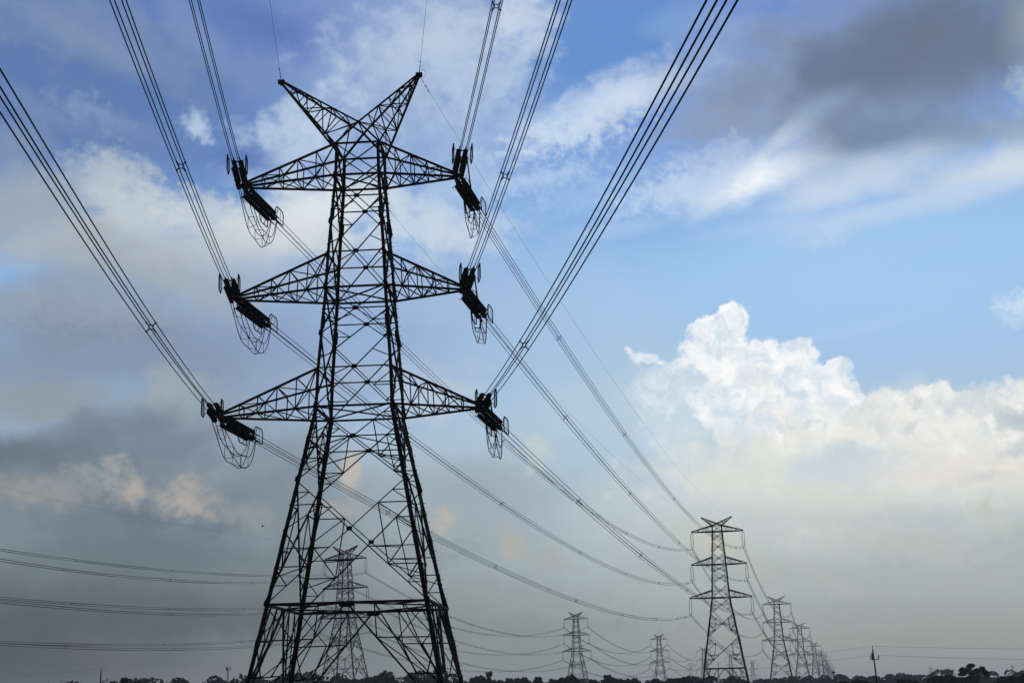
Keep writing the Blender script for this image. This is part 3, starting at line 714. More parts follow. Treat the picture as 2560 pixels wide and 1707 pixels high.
# arm tips of the big tower (x in tower space, height)
TIP = {('top', 'left'): (-10.43, 44.22+E_), ('top', 'right'): (8.45, 44.22+E_), ('middle', 'left'): (-10.84, 34.0+E_), ('middle', 'right'): (8.86, 34.0+E_),
       ('bottom', 'left'): (-12.02, 23.7+E_), ('bottom', 'right'): (10.04, 23.7+E_)}
INC = {('top', 'left'): (6.54, -.0871), ('middle', 'left'): (6.46, -.0985), ('bottom', 'left'): (6.65, -.0957), ('top', 'right'): (6.1, -.087), ('middle', 'right'): (6.35, -.0896), ('bottom', 'right'): (5.63, -.1104)}
SPI = {('top', 'left'): 47, ('middle', 'left'): 41.1, ('bottom', 'left'): 43.9, ('top', 'right'): 37.4, ('middle', 'right'): 34.8, ('bottom', 'right'): 36.2}
SAG = {('top', 'left'): 9.5, ('middle', 'left'): 8.25, ('bottom', 'left'): 6.75, ('top', 'right'): 9.0, ('middle', 'right'): 7.0, ('bottom', 'right'): 5.25}
# ------------------------------------------------------------------ suspension pylons
Z = lambda v: v + E_
SUSP = dict(
    w=[(Z(61.5), 1.75), (Z(59.19), 1.85), (Z(49.7), 2.45), (Z(47.0), 2.6), (Z(37.5), 3.12), (Z(34.77), 3.28), (Z(29.0), 4.25), (Z(20.5), 5.7), (Z(9.2), 7.6), (0, 9.4)],
    waist=Z(34.77), size=dict(leg=.40, diag=.23, hor=.24, sub=.14, chord=.3, gus=1), splice=[],
    panels=[(Z(61.5), Z(59.19), 'cage'), (Z(59.19), Z(55.6), 'x'), (Z(55.6), Z(51.4), 'x'), (Z(51.4), Z(47.0), 'xh'), (Z(47.0), Z(43.9), 'x'), (Z(43.9), Z(39.9), 'x'), (Z(39.9), Z(34.77), 'xh'),
            (Z(34.77), Z(29.0), 'x'), (Z(29.0), Z(20.5), 'big'), (Z(20.5), Z(9.2), 'big2')],
    hor=[(Z(61.5), 1), (Z(59.19), 1.5), (Z(47.0), 1.5), (Z(34.77), 1.5), (Z(9.2), 1.6)], belt=Z(9.2),
    plan=[(Z(59.19), 'x'), (Z(47.0), 'x'), (Z(34.77), 'x'), (Z(9.2), 'd')],
    arms=[(Z(59.19), Z(61.5), 9.5, 9.5), (Z(47.0), Z(49.7), 10.15, 10.15), (Z(34.77), Z(37.5), 11.35, 11.35)],
    fr=[.25, .5, .75], frp=[.3, .6], peak=(Z(64.6), 5.6, 5.6, Z(62.3), 1.1))
ROWG = 'suspension pylons of the two lines'
PHM, PHA = -.130, -.311
# key: x, y, turn, description used in labels
TW = {
 'A2': (75.12, 546.79, PHM, 'nearest pylon of the right-hand row'),
 'A3': (177.88, 1017.45, PHM, 'second pylon of the right-hand row'),
 'A4': (267.87, 1416.29, PHM, 'third pylon of the right-hand row'),
 'A5': (392.65, 1982.77, PHM, 'fourth pylon of the right-hand row'),
 'A6': (472.8, 2343.4, PHM, 'fifth pylon of the right-hand row'),
 'A7': (528.3, 2584.3, PHM, 'sixth pylon of the right-hand row'),
 'A8': (615.7, 2990, PHM, 'seventh pylon of the right-hand row'),
 'A9': (710.3, 3430, PHM, 'eighth pylon of the right-hand row'),
 'A10': (807.0, 3880, PHM, 'ninth pylon of the right-hand row'),
 'A11': (904.2, 4330, PHM, 'farthest pylon of the right-hand row'),
 'B1': (-72.67, 617.73, PHA, 'pylon seen between the big tower legs'),
 'B2': (44.06, 1146.28, PHA, 'pylon alone in the gap at centre'),
 'B3': (150.6, 1603.19, PHA, 'small pylon left of nearest right-hand pylon'),
 'B4': (254.8, 2060, PHA, 'hazy pylon just left of the nearest right-hand pylon legs'),
 'B5': (356.4, 2520, PHA, 'hazy pylon seen behind the nearest right-hand pylon legs'),
 'B6': (467.9, 3000, PHA - .15, 'hazy pylon between first and second right-hand pylons'),
 'F1': (348.7, 3050, -.1, 'very faint pylon above the treetops right of centre'),
 'F2': (1238.2, 4500, .2, 'faint speck pylon right of the leaning pole'),
 'F3': (1450.2, 5000, .2, 'faint speck pylon left of the branching tree'),
 'F4': (1484.3, 4500, .2, 'faint speck pylon near the right edge'),
}
LOOK = {'A2': 'tall grey lattice pylon with hanging insulators, ', 'B1': 'slender grey lattice pylon, ', }
def susp_proto():
    t = thing('suspension_pylon', (0, 0, 0), 0, 'x', 'pylon', ROWG)
    lattice(SUSP, t, M['far']); return t
proto = susp_proto()
def low_pylon():
    """the same pylon with heavier members and no parts, for those a few pixels wide"""
    m = MB()
    W = lambda z: interp(SUSP['w'], z)
    C = lambda sx, sy, z: Vector((sx * W(z), sy * W(z), z))
    for sx in (-1, 1):
        for sy in (-1, 1):
            for (za, _), (zc, _) in zip(SUSP['w'], SUSP['w'][1:]): m.beam(C(sx, sy, za), C(sx, sy, zc), .34)
    for (zt, zc, k) in SUSP['panels'] + [(Z(9.2), 0, 'x')]:
        for a, b in (((-1, -1), (1, -1)), ((1, -1), (1, 1)), ((1, 1), (-1, 1)), ((-1, 1), (-1, -1))):
            m.beam(C(*a, zt), C(*b, zc), .22); m.beam(C(*b, zt), C(*a, zc), .2); m.beam(C(*a, zc), C(*b, zc), .2)
    for (zb_, zt_, L, _) in SUSP['arms']:
        for s in (-1, 1):
            for sy in (-1, 1):
                m.beam(C(s, sy, zb_), (s * L, 0, zb_), .3); m.beam(C(s, sy, zt_), (s * L, 0, zb_ + .1), .25)
            m.beam(C(s, 1, zt_).lerp(Vector((s * L, 0, zb_)), .5), C(s, 1, zb_).lerp(Vector((s * L, 0, zb_)), .5), .16)
            m.beam((s * L, 0, zb_), (s * L, 0, zb_ - 6), .35)
    zp, L, _, zv, dv = SUSP['peak']
    for s in (-1, 1):
        for sy in (-1, 1): m.beam(C(s, sy, Z(61.5)), (s * L, 0, zp), .22); m.beam((0, sy * dv, zv), (s * L, 0, zp), .22); m.beam((0, sy * dv, zv), C(s, sy, Z(61.5)), .2)
    return m.mesh('suspension_pylon', M['far'])
low_me = low_pylon()
def ring_insulator():
    """double suspension string hung from an arm tip; origin at the tip"""
    t = thing('suspension_insulator', (0, 0, 0), 0, 'x', 'insulator')
    m = MB(); m.beam((0, 0, 0), (0, 0, -.5), .09)
    m.tube([(-.42, 0, -1.0), (-.39, 0, -.75), (-.22, 0, -.56), (0, 0, -.5), (.22, 0, -.56), (.39, 0, -.75), (.42, 0, -1.0)], .08, 6); m.build('upper_yoke', M['plate'], t)
    me = SUS_STR
    for s in (-1, 1): obj('insulator_string', me, t, Matrix.Translation((s * .42, 0, -.95)) @ Matrix.Rotation(R(-90), 4, 'X'))
    m = MB(); m.tube([(-.42, 0, -5.2), (-.36, 0, -5.5), (0, 0, -5.62), (.36, 0, -5.5), (.42, 0, -5.2)], .08, 6)
    m.beam((0, 0, -5.6), (0, 0, -6.2), .1); m.beam((-BH, 0, -6.2 + BH), (BH, 0, -6.2 + BH), .09); m.beam((-BH, 0, -6.2 - BH), (BH, 0, -6.2 - BH), .09)
    m.beam((-BH, 0, -6.2 - BH), (-BH, 0, -6.2 + BH), .07); m.beam((BH, 0, -6.2 - BH), (BH, 0, -6.2 + BH), .07); m.build('lower_yoke', M['plate'], t)
    m = MB()
    for s in (-1, 1): m.tube([(s * .2, 0, -5.55), (s * .6, 0, -5.6), (s * .95, 0, -5.42), (s * 1.05, 0, -5.1)], .045, 5)
    m.build('arcing_horn', M['plate'], t)
    return t
SUS_STR = disc_string(4.3, 24, .16, 8).mesh('insulator_string', M['disc'])
insp = ring_insulator()
ARM = {'top': (Z(59.19), 9.5), 'middle': (Z(47.0), 10.15), 'bottom': (Z(34.77), 11.35)}
def arm_pt(k, lv, s, dz=0.0):
    x, y, ph, _ = TW[k]; z, L = ARM[lv]
    return Vector((x + math.cos(ph) * s * L, y + math.sin(ph) * s * L, z + dz))
def peak_pt(k, s):
    x, y, ph, _ = TW[k]; return Vector((x + math.cos(ph) * s * 5.6, y + math.sin(ph) * s * 5.6, Z(64.5)))
first = True; firsti = True
DETAIL = ('A2', 'A3', 'A4', 'A5', 'B1', 'B2', 'B3')
for k, (x, y, ph, desc) in TW.items():
    lab = 'grey lattice ' + desc if desc.startswith('pylon') else desc
    mw = Matrix.Translation((x, y, 0)) @ Matrix.Rotation(ph, 4, 'Z')
    if k in DETAIL:
        if first: o = proto; o['label'] = lab; o.matrix_basis = mw; first = False
        else: o = copy_tree(proto, lab, mw)
        for lv in ('top', 'middle', 'bottom'):
            for s, sd_ in ((-1, 'left'), (1, 'right')):
                il = 'double insulator under %s end of %s arm, %s' % (sd_, lv, desc)
                im = Matrix.Translation(arm_pt(k, lv, s)) @ Matrix.Rotation(ph, 4, 'Z')
                if firsti: q = insp; q['label'] = il; q.matrix_basis = im; firsti = False
                else: q = copy_tree(insp, il, im)
                q['group'] = 'insulators hanging from the suspension pylons'
    else:
        o = obj('suspension_pylon', low_me, None, mw); tag(o, lab, 'pylon', ROWG)

# ------------------------------------------------------------------ insulators, jumpers and wires at the big tower
setp = make_set(); first = True
GSET = 'tension insulators on the big tower'
for (lv, sd_), (tx, tz) in TIP.items():
    s = -1 if sd_ == 'left' else 1
    tip = main_pt(tx, 0, tz); ang, sl = INC[(lv, sd_)]
    dF = Vector((math.sin(R(ang)), -math.cos(R(ang)), 0)); dF = Vector((dF.x, dF.y, sl * .7)).normalized()
    end = arm_pt('A2', lv, s, -6.2); sg = SAG[(lv, sd_)]
    hd = (end - tip); Lh = hd.xy.length
    slB = (end.z - tip.z - 4 * sg) / Lh
    dB = Vector((hd.x / Lh, hd.y / Lh, slB * .8)).normalized()
    pF = tip + Vector((0, -.12, -.1)); pB = tip + Vector((0, .12, -.1))
    for (pt, d, w_) in ((pF, dF, 'rising toward viewer'), (pB, dB, 'sloping down away from viewer')):
        lab = 'black insulators %s, %s end of big tower %s arm' % (w_, sd_, lv)
        if first: o = setp; o['label'] = lab; o.matrix_basis = along(pt, d); first = False
        else: o = copy_tree(setp, lab, along(pt, d))
        o['group'] = GSET
    f6 = pF + dF * LSET; b6 = pB + dB * LSET
    # toward the viewer: parabola z = sl*s + .0004 s^2 from the tip, to the pylon behind the camera
    S_ = 345.0; dh = Vector((dF.x, dF.y, 0)).normalized()
    e_ = Vector((tip.x, tip.y, tip.z)) + dh * S_; e_.z = tip.z + sl * S_ + .0004 * S_ * S_
    st = tip + dh * 6.1; 
    slo = sl; zst = f6.z
    # keep the tangent: sag = k/4 * L^2
    L_ = (e_ - f6).xy.length; k_ = .0004
    e2 = Vector((e_.x, e_.y, 0)); e2.z = tip.z + sl * S_ + k_ * S_ * S_
    f6z = Vector((f6.x, f6.y, tip.z + sl * LSET + k_ * LSET * LSET))
    where = {('top', 'left'): 'second from left at the top edge', ('middle', 'left'): 'leftmost at the top edge', ('bottom', 'left'): 'leaving the left edge', ('top', 'right'): 'x',
             ('middle', 'right'): 'middle of the right three', ('bottom', 'right'): 'rightmost at the top edge'}[(lv, sd_)]
    if (lv, sd_) == ('top', 'right'): where = 'closest right of the tower top'
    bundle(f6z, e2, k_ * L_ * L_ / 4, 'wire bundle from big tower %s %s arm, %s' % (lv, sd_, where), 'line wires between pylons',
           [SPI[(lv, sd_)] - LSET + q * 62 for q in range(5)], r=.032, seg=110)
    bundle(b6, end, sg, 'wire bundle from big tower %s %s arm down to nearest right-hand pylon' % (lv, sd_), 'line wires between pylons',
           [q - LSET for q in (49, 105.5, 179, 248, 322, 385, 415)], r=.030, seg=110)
    # jumper loop under the arm tip
    j = thing('jumper_loop', tip, 0, 'wire loop hanging under the %s end of big tower %s arm' % (sd_, lv), 'wire loop', 'jumper loops under the big tower arms')
    side = dh.cross(Vector((0, 0, 1)))
    rnd = random.Random(len(lv) * 7 + s)
    curves = []
    for a in (-1, 1):
        for b in (-1, 1):
            dp = (3.35 if lv == 'top' else 3.1 if lv == 'middle' else 2.95) + b * -.22 + rnd.uniform(-.18, .18); sh = rnd.uniform(.02, .12); pts = []
            p0 = f6 - dF * .5 - side * (a * BH) + Vector((0, 0, b * BH)); p1 = b6 - dB * .5 - side * (a * BH) + Vector((0, 0, b * BH))
            for i in range(33):
                t = i / 32; q = p0.lerp(p1, t)
                q.z -= dp * (1 - abs(2 * t ** 1.4 - 1) ** 3.0) - .09 * math.sin(t * 17 + a * 1.3 + b)
                q -= side * (a * .12 * math.sin(math.pi * t)); q.y += sh * math.sin(2 * math.pi * t)
                pts.append(q - tip)
            m = MB(); m.tube(pts, .036, 5); m.build('wire', M['wire'], j); curves.append(pts)
    for i in (7, 13, 19, 25):
        m = MB(); q = [c[i] for c in curves]; q = [q[0], q[1], q[3], q[2]]
        for a in range(4): m.beam(q[a], q[(a + 1) % 4], .035)
        m.build('spacer', M['plate'], j)
# earth wires of the big tower
for s, sd_, tx in ((-1, 'left', -7.18), (1, 'right', 5.2)):
    tip = main_pt(tx, 0, 54.0+E_); ang = R(6.12)
    S_ = 345; e = tip + Vector((math.sin(ang), -math.cos(ang), 0)) * S_; e.z = tip.z - .0485 * S_ + .0004 * S_ * S_
    earth_wire(tip, e, .0001 * S_ * S_, 'thin wire rising from big tower %s peak to the top edge' % sd_, r=.013, seg=90, damp=True)
    earth_wire(tip, peak_pt('A2', s), 7.0, 'thin wire from big tower %s peak down to nearest right-hand pylon' % sd_, r=.013, seg=70, damp=True)
m = MB(); tip = main_pt(5.2, 0, 54.0+E_)
m.tube([tip + Vector(v) for v in ((0, -.3, 0), (.15, -.2, .35), (.4, .1, .55), (.62, .35, .4), (.5, .5, .05), (.2, .5, -.05), (0, .35, 0))], .014, 5)
tag(m.build('earth_wire_jumper', M['wire']), 'small wire curl on the right peak of the big tower', 'wire')

# ------------------------------------------------------------------ other spans
def span(a, b, sags, detail, lines='line wires between pylons'):
    for lv, sg in zip(('top', 'middle', 'bottom'), sags):
        for s, sd_ in ((-1, 'left'), (1, 'right')):
            p0 = arm_pt(a, lv, s, -6.2) if isinstance(a, str) else arm_pt(b, lv, s, -6.2) + Vector(a)
            p1 = arm_pt(b, lv, s, -6.2); L = (p1 - p0).length
            da = TW[a][3] if isinstance(a, str) else None
            if da: lab = '%s %s wire bundle, %s to %s' % (sd_, lv, NICK[a], NICK[b])
            else: lab = 'bundle from left edge to %s %s arm, %s' % (sd_, lv, TW[b][3])
            off = 17 if s < 0 else 41
            bundle(p0, p1, sg[0] if s < 0 else sg[1], lab, lines, [off + q * 62 for q in range(9)] if detail > 0 else [], r=.042 if detail > 1 else .062, seg=60, parts=detail > 1, mt='far')
NICK = {'A2': 'nearest right-hand pylon', 'A3': 'second right-hand pylon', 'A4': 'third right-hand pylon', 'A5': 'fourth right-hand pylon', 'A6': 'fifth right-hand pylon', 'A7': 'sixth right-hand pylon',
        'B1': 'pylon between the big legs', 'B2': 'pylon in the centre gap', 'B3': 'small pylon right of it', 'B4': 'hazy pylon behind it'}
span('A2', 'A3', ((12.2, 11.2), (10.5, 10.5), (8.75, 8.75)), 2)
span('A3', 'A4', ((9, 9), (8, 8), (7, 7)), 1)
span('A4', 'A5', ((13, 13), (12, 12), (11, 11)), 0)
span('A5', 'A6', ((8, 8), (8, 8), (7, 7)), 0)
span((-115, -522, 0), 'B1', ((12.0, 18.0), (12.0, 15.5), (11.0, 13.2)), 2)
span('B1', 'B2', ((14.25, 15.5), (14, 14.5), (12, 12.5)), 2)
span('B2', 'B3', ((13.2, 13.2), (12.5, 12.5), (11.5, 11.5)), 1)
span('B3', 'B4', ((12, 12), (11, 11), (10, 10)), 0)
for s, sd_ in ((-1, 'left'), (1, 'right')):
    e = peak_pt('B1', s)
    earth_wire(e + Vector((-115, -522, 0)), e, 8.5 if s < 0 else 11, 'faint thin wire from left edge to %s peak of the pylon between legs' % sd_, r=.012, mt='far')
    earth_wire(peak_pt('A2', s), peak_pt('A3', s), 7, 'faint thin wire joining %s peaks of nearest and second right-hand pylons' % sd_, r=.014, mt='far')

# ------------------------------------------------------------------ poles, mast, birds
def pole(x, y, h, lean, label, arm=True, r=.14):
    t = thing('utility_pole', (x, y, 0), 0, label, 'pole', None)
    m = MB(); m.tube([(0, 0, 0), (lean * .5, 0, h * .5), (lean, 0, h)], [r * 1.25, r, r * .8], 8); m.build('post', M['pole'], t)
    m = MB(); m.beam((lean, 0, h - .1), (lean, 0, h + .35), .06); m.tube([(lean, 0, h + .28), (lean, 0, h + .55)], [.11, .06], 6); m.build('pin_insulator', M['disc'], t)
    return t
p = pole(62.6, 262, 8.8, -.42, 'dark leaning pole with a small bracket near the right edge')
m = MB(); m.beam((-.75, 0, 7.0), (.55, 0, 7.0), .12); m.beam((-.62, 0, 6.9), (-.5, 0, 8.1), .2, .12); m.beam((-.95, 0, 7.0), (-.6, 0, 8.3), .08); m.build('cross_arm', M['pole'], p)
for sx in (.5, -.85):
    m = MB(); m.tube([(sx, 0, 7.0), (sx, 0, 7.25), (sx, 0, 7.3), (sx, 0, 7.75)], [.06, .06, .12, .08], 6); m.build('pin_insulator', M['disc'], p)
p2 = pole(-85.4, 303, 9.4, .05, 'dark upright pole with a one-sided bracket near the left edge', r=.16)
m = MB(); m.beam((0, 0, 6.0+1.3), (1.5, 0, 6.15+1.3), .14); m.beam((0, 0, 6.5), (.75, 0, 7.35), .1); m.build('bracket', M['pole'], p2)
m = MB(); m.tube([(1.4, 0, 7.5), (1.4, 0, 7.9)], [.12, .08], 6); m.build('pin_insulator', M['disc'], p2)
p3 = pole(99.2, 472, 8.0, -.1, 'short dark pole standing at the foot of the far pylons', r=.2)
m = MB(); m.box((-.1, 0, 7.6), (.9, .3, .5)); m.build('pole_top_box', M['pole'], p3)
def thin(p0, p1, sag, lab, r=.012): earth_wire(p0, p1, sag, lab, r=r, seg=40, group='thin field line wires', mt='far')
thin((62.2, 262, 9.3), (158, 300, 8.9), .8, 'faint thin wire from the leaning pole top to the right edge', .016)
thin((63.0, 262, 7.7), (158, 300, 6.3), .8, 'faint thin wire from the leaning pole bracket to the right edge', .016)
thin((62.2, 262, 9.3), (76.5, 575, 13.8), .5, 'faint thin wire from the leaning pole top toward the far pylons', .014)
thin((62.0, 262, 7.7), (76.5, 575, 10.8), .5, 'faint thin wire from the leaning pole bracket toward the far pylons', .014)
pole(76.5, 575, 13.5, 0, 'thin pole hidden among the legs of the nearest right-hand pylon', r=.12)
thin((-85.35, 303, 9.9), (-200, 420, 9.6), 1.0, 'faint thin wire left from the top of the left pole')
thin((-84, 303, 7.9), (-20, 420, 8.4), 1.0, 'faint thin wire right from the bracket of the left pole')
mast = thing('antenna_mast', (-305.8, 1557.7, 0), 0, 'faint grey antenna mast above the trees at lower left', 'mast')
m = MB()
for i in range(3):
    a0 = 2 * math.pi * i / 3; a1 = 2 * math.pi * (i + 1) / 3
    f = lambda a, z: Vector((math.cos(a) * (1.5 - z * .018), math.sin(a) * (1.5 - z * .018), z))
    m.beam(f(a0, 0), f(a0, 42), .25)
    for q in range(0, 42, 3): m.beam(f(a0, q), f(a1, q + 3), .14); m.beam(f(a1, q), f(a0, q + 3), .14)
m.build('lattice_frame', M['far'], mast)
for a in range(3):
    m = MB(); x, y = math.cos(a * 2.1) * 2.6, math.sin(a * 2.1) * 2.6; m.beam((0, 0, 39), (x, y, 39), .2); m.box((x, y, 40), (.7, .7, 3.6)); m.build('panel_antenna', M['far'], mast)
m = MB(); m.beam((0, 0, 42), (0, 0, 46), .18); m.build('lightning_rod', M['far'], mast)
def bird(loc, rz, label):
    m = MB(); k = 8; ys = (-.26, -.2, -.08, .05, .15, .22, .3); rs = (.01, .03, .065, .06, .035, .035, .008)
    m.tube([(0, y, 0) for y in ys], list(rs), k)
    for s in (-1, 1):
        m.poly([(0, .1, .03), (s * .22, .16, .12), (s * .5, .02, .10), (s * .55, -.06, .09), (s * .22, -.05, .11), (0, -.08, .03)], (0, 0, 1), .014)
    m.poly([(-.03, -.2, 0), (.03, -.2, 0), (.07, -.36, 0), (-.07, -.36, 0)], (0, 0, 1), .01)
    o = m.build('bird', M['bird']); o.location = loc; o.rotation_euler = (0, .2, rz); return tag(o, label, 'bird')
bird((-37.9, 217.3, 26 + E_), 1.4, 'tiny dark bird gliding just left of the big tower')

# ------------------------------------------------------------------ trees
def crown(rng, lobes, n, leaf):
    m = MB()
    for (cx, cy, cz, rx, ry, rz_) in lobes:
        for _ in range(int(n * rx * ry)):
            while 1:
                v = Vector((rng.uniform(-1, 1), rng.uniform(-1, 1), rng.uniform(-1, 1)))
                if .25 < v.length < 1: break
            v *= (.55 + .45 * rng.random()) / max(v.length, .5) * (1.0 + .16 * math.sin(v.x * 9 + cx * 3) * math.cos(v.z * 8 + cz))
            c = Vector((cx + v.x * rx, cy + v.y * ry, cz + v.z * rz_))
            if c.z < .2: continue
            a = Vector((rng.gauss(0, 1), rng.gauss(0, 1), rng.gauss(0, 1))).normalized()
            b = a.orthogonal().normalized(); b = (b * math.cos(3 * rng.random()) + a.cross(b) * math.sin(3 * rng.random())).normalized(); e = a.cross(b)
            sz = leaf * rng.uniform(.6, 1.4); k_ = len(m.v)
            m.v += [c - b * sz, c + e * sz * .55, c + b * sz, c - e * sz * .55]; m.f.append((k_, k_+1, k_+2, k_+3))
    return m
def tree_proto(seed, style):
    """unit tree about 10 m tall"""
    rng = random.Random(seed); lobes = []
    t = thing('tree', (0, 0, 0), 0, 'x', 'tree')
    tr = MB(); limbs = []
    if style == 'open':
        tops = [(-2.0, 0, 8.2, 1.7), (.2, .3, 9.0, 1.5), (2.1, -.3, 7.9, 1.6), (-3.5, .2, 6.4, 1.4), (3.7, 0, 6.2, 1.3), (0, -1.2, 6.8, 1.3), (1.2, 1, 7.4, 1.2)]
    elif style == 'palm':
        tops = [(-.8, 0, 8.8, 1.1), (.8, .2, 9.2, 1.1), (0, -.2, 7.2, 1.5), (-2.2, 0, 5.2, 2.4), (2.4, 0, 5.0, 2.4)]
    else:
        tops = [(rng.uniform(-2.8, 2.8), rng.uniform(-2.5, 2.5), rng.uniform(5.0, 8.3), rng.uniform(1.3, 2.2)) for _ in range(9)] + [(0, 0, 8.4, 1.6), (-3.2, 0, 4.6, 1.9), (3.3, .4, 4.8, 1.9)]
    tr.tube([(0, 0, 0), (.1, 0, 1.5), (-.05, .1, 3.2), (.1, 0, 5.5)], [.38, .30, .24, .12], 8)
    for (x, y, z, r) in tops:
        tr.tube([(0, 0, 2.6), (x * .5, y * .5, z * .62), (x, y, z)], [.16, .09, .03], 5)
        if style == 'open': lobes += [(x + rng.uniform(-r, r) * .7, y + rng.uniform(-r, r) * .5, z + rng.uniform(-.5, .6), r * .55, r * .55, r * .42) for _ in range(5)]
        else: lobes.append((x, y, z, r, r, r * .8)); lobes += [(x + rng.uniform(-r, r) * .8, y + rng.uniform(-r, r) * .8, z + rng.uniform(.1, r * .6), r * .5, r * .5, r * .45) for _ in range(3)]
    if style != 'open': lobes += [(rng.uniform(-3.4, 3.4), rng.uniform(-2, 2), rng.uniform(2.6, 4.2), 1.6, 1.6, 1.2) for _ in range(5)]
    tr.build('trunk', M['bark'], t)
    crown(rng, lobes, 190 if style == 'open' else 110, .26 if style == 'open' else .34).build('crown', M['leafd'] if style != 'pale' else M['leaf'], t)
    return t
PROTO = {'open': tree_proto(3, 'open'), 'palm': tree_proto(5, 'palm'), 'r1': tree_proto(11, 'round'), 'r2': tree_proto(12, 'round'), 'r3': tree_proto(13, 'round'), 'r4': tree_proto(14, 'round')}
# x, y, height, width factor, kind, label
TREES = [
 (130.3, 430, 8.7, 1.12, 'open', 'tall open-branched tree with gaps in its crown at lower right'),
 (118.0, 420, 5.6, 1.5, 'r1', 'low round bush left of the open-branched tree'),
 (126.5, 440, 5.9, 1.3, 'r2', 'bushy tree right under the open-branched tree'),
 (134.5, 445, 5.6, 1.4, 'r4', 'low bush at the right foot of the open-branched tree'),
 (139.1, 430, 4.9, 1.3, 'r3', 'second low bush right of the open-branched tree'),
 (125.0, 380, 4.8, 1.1, 'r2', 'dark bush next to the right edge'),
 (118.5, 350, 4.9, 1.1, 'r1', 'darkest bush cut by the right edge'),
 (109.5, 425, 5.0, 1.3, 'r4', 'leftmost bush of the dark clump at lower right'),
 (68.0, 300, 4.0, 1.2, 'r3', 'small dark hedge clump left of the leaning pole'),
 (64.8, 300, 3.8, 1.1, 'r1', 'small dark hedge clump below the far pylon row'),
 (-87.8, 330, 8.9, .62, 'r2', 'dark tree right of the left pole'),
 (-92.5, 340, 8.3, .5, 'r1', 'dark shrub leaning on the dark tree by the left pole'),
 (-85.0, 330, 7.9, .5, 'r3', 'low dark shrub on the right of the tree by the left pole'),
 (-109.3, 360, 8.6, .5, 'r4', 'treetop just showing left of the left pole'),
 (-161.6, 800, 17.3, .55, 'r1', 'grey treetop left of the antenna mast'),
 (-169.5, 800, 15.3, .6, 'r2', 'low grey treetop beside the one left of the mast'),
 (-178.9, 900, 17.4, .8, 'r3', 'pale treetop below the antenna mast'),
 (-57.2, 620, 14.4, .8, 'r2', 'round tree inside the right half of the big tower legs'),
 (-52.0, 600, 12.4, .7, 'r4', 'lower tree touching the round one inside the legs'),
 (-61.8, 620, 12.2, .7, 'r3', 'lower tree left of the round one inside the legs'),
 (-82.8, 700, 13.0, .9, 'r1', 'dull tree at the feet of the pylon between the legs'),
 (-129.0, 800, 15.4, .7, 'r4', 'grey treetop at the left leg of the big tower'),
 (-42.0, 600, 10.3, .9, 'r1', 'low tree by the right leg of the big tower'),
 (-25.9, 600, 10.7, .8, 'r2', 'low tree just right of the big tower'),
 (-17.6, 620, 12.0, .9, 'r3', 'broad tree right of the big tower'),
 (-13.3, 640, 14.0, .55, 'palm', 'tall twin-topped tree right of the big tower'),
 (-2.0, 700, 12.1, .9, 'r4', 'low tree between the twin-topped tree and centre'),
 (1.6, 650, 11.6, .5, 'r1', 'narrow treetop before the centre'),
 (7.1, 600, 10.8, .9, 'r2', 'dark round tree left of the centre pylon'),
 (12.9, 600, 9.8, .9, 'r1', 'flat dark tree beside the centre pylon'),
 (18.0, 520, 10.0, .75, 'r3', 'dark tree covering the left foot of the centre pylon'),
 (14.6, 520, 9.2, .7, 'r4', 'lower shoulder of the dark tree at the centre pylon'),
 (28.8, 600, 9.2, .8, 'r1', 'low tree right of the centre pylon'),
 (32.9, 560, 10.3, .95, 'r2', 'broad dome-shaped tree right of the centre pylon'),
 (37.2, 560, 8.7, .8, 'r4', 'right flank of the dome-shaped tree'),
 (43.3, 600, 9.0, 1.0, 'r3', 'flat treetop right of the dome-shaped tree'),
 (48.7, 640, 9.9, .6, 'r1', 'small bump of trees left of the small pylon'),
 (52.7, 580, 8.6, 1.1, 'r2', 'long low tree under the small pylon'),
 (58.4, 560, 8.4, 1.0, 'r4', 'dark tree right of the small pylon'),
 (61.9, 560, 8.7, .8, 'r1', 'dark treetop left of the nearest right-hand pylon'),
 (63.6, 530, 7.0, .7, 'r3', 'falling edge of the dark wood by the nearest right-hand pylon'),
 (247.6, 1000, 12.4, .9, 'r2', 'grey flat-topped tree left of the leaning pole wires'),
 (261.0, 1000, 12.3, .8, 'r4', 'grey flat-topped tree right of its twin'),
]
used = set()
for i, (x, y, h, wf, kd, lab) in enumerate(TREES):
    src = PROTO[kd]
    rz = random.uniform(0, 6.28) if kd not in ('open', 'palm') else 0
    mw = Matrix.Translation((x, y, 0)) @ Matrix.Rotation(rz, 4, 'Z') @ Matrix.Diagonal((wf * h / 10 * 1.0, wf * h / 10, h / 10.2, 1))
    if kd in used: o = copy_tree(src, lab, mw)
    else: o = src; o['label'] = lab; o.matrix_basis = mw; used.add(kd)
    o['group'] = 'trees along the skyline'
for kd in PROTO:
    if kd not in used:
        for c in list(PROTO[kd].children): bpy.data.objects.remove(c)
        bpy.data.objects.remove(PROTO[kd])
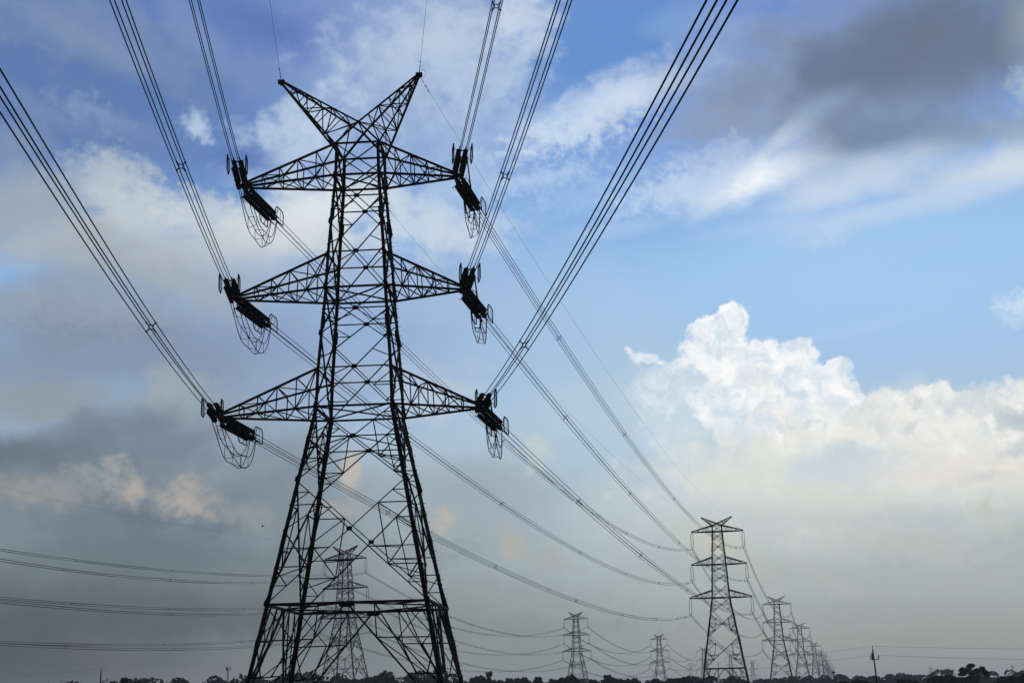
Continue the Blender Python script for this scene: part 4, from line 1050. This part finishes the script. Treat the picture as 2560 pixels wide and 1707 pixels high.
# far woodland: nobody could count its trees
rng = random.Random(21); m = MB()
def belt(x0, x1, y, hmean, step):
    x = x0
    while x < x1:
        h = hmean * rng.uniform(.88, 1.07) * (1 + .06 * math.sin(x * .021 + y)); w = rng.uniform(5, 10)
        yy = y + rng.uniform(-25, 25)
        for _ in range(3):
            cx, cz, r = x + rng.uniform(-w, w) * .5, h * rng.uniform(.62, .88), h * rng.uniform(.16, .26)
            for _ in range(44):
                v = Vector((rng.gauss(0, 1), rng.gauss(0, 1), abs(rng.gauss(0, 1)))).normalized() * (.8 + .25 * rng.random())
                c = Vector((cx + v.x * r * 1.4, yy + v.y * r, cz + v.z * r)); sz = rng.uniform(.5, 1.1)
                a = Vector((rng.gauss(0, 1), rng.gauss(0, 1) * .4, rng.gauss(0, 1))).normalized(); b = a.orthogonal().normalized(); k_ = len(m.v)
                m.v += [c - a * sz, c + b * sz * .8, c + a * sz, c - b * sz * .8]; m.f.append((k_, k_+1, k_+2, k_+3))
        k_ = len(m.v); q = h * .7
        m.v += [Vector((x - w, yy, 0)), Vector((x + w, yy, 0)), Vector((x + w, yy, q)), Vector((x - w, yy, q)), Vector((x - w, yy + 12, 0)), Vector((x + w, yy + 12, 0)), Vector((x + w, yy + 12, q)), Vector((x - w, yy + 12, q))]
        m.f += [(k_, k_+1, k_+2, k_+3), (k_+5, k_+4, k_+7, k_+6), (k_+3, k_+2, k_+6, k_+7)]
        x += step * rng.uniform(.7, 1.3)
BELTS = [(-560, -60, 1100, 18.5, 9), (-330, -30, 720, 15.2, 8), (-60, 330, 950, 11.5, 9), (-100, 120, 800, 10.5, 8), (150, 330, 1250, 12.5, 9), (330, 540, 1250, 8.8, 9), (150, 300, 1050, 11.2, 9), (300, 470, 1050, 8.2, 9), (400, 760, 1500, 10, 10)]
for b in BELTS: belt(*b)
tag(m.build('woodland', M['leafd']), 'long low belt of distant woodland along the horizon', None, kind='stuff')

# ------------------------------------------------------------------ haze
hz = MB(); hz.box((0, 2000, 37), (14000, 9800, 76)); ho = hz.build('haze', None) if False else None
me = hz.mesh('haze', M['ground']); me.materials.clear()
hm = bpy.data.materials.new('haze_air'); hm.use_nodes = True; t = hm.node_tree; t.nodes.clear()
pv_ = t.nodes.new('ShaderNodeVolumePrincipled'); pv_.inputs['Color'].default_value = (.86, .91, .92, 1)
pv_.inputs['Density'].default_value = 0.00012; pv_.inputs['Anisotropy'].default_value = 0.2
oo = t.nodes.new('ShaderNodeOutputMaterial'); t.links.new(pv_.outputs[0], oo.inputs['Volume'])
me.materials.append(hm); ho = obj('haze', me); tag(ho, 'thin grey haze over the farmland', None, kind='stuff')
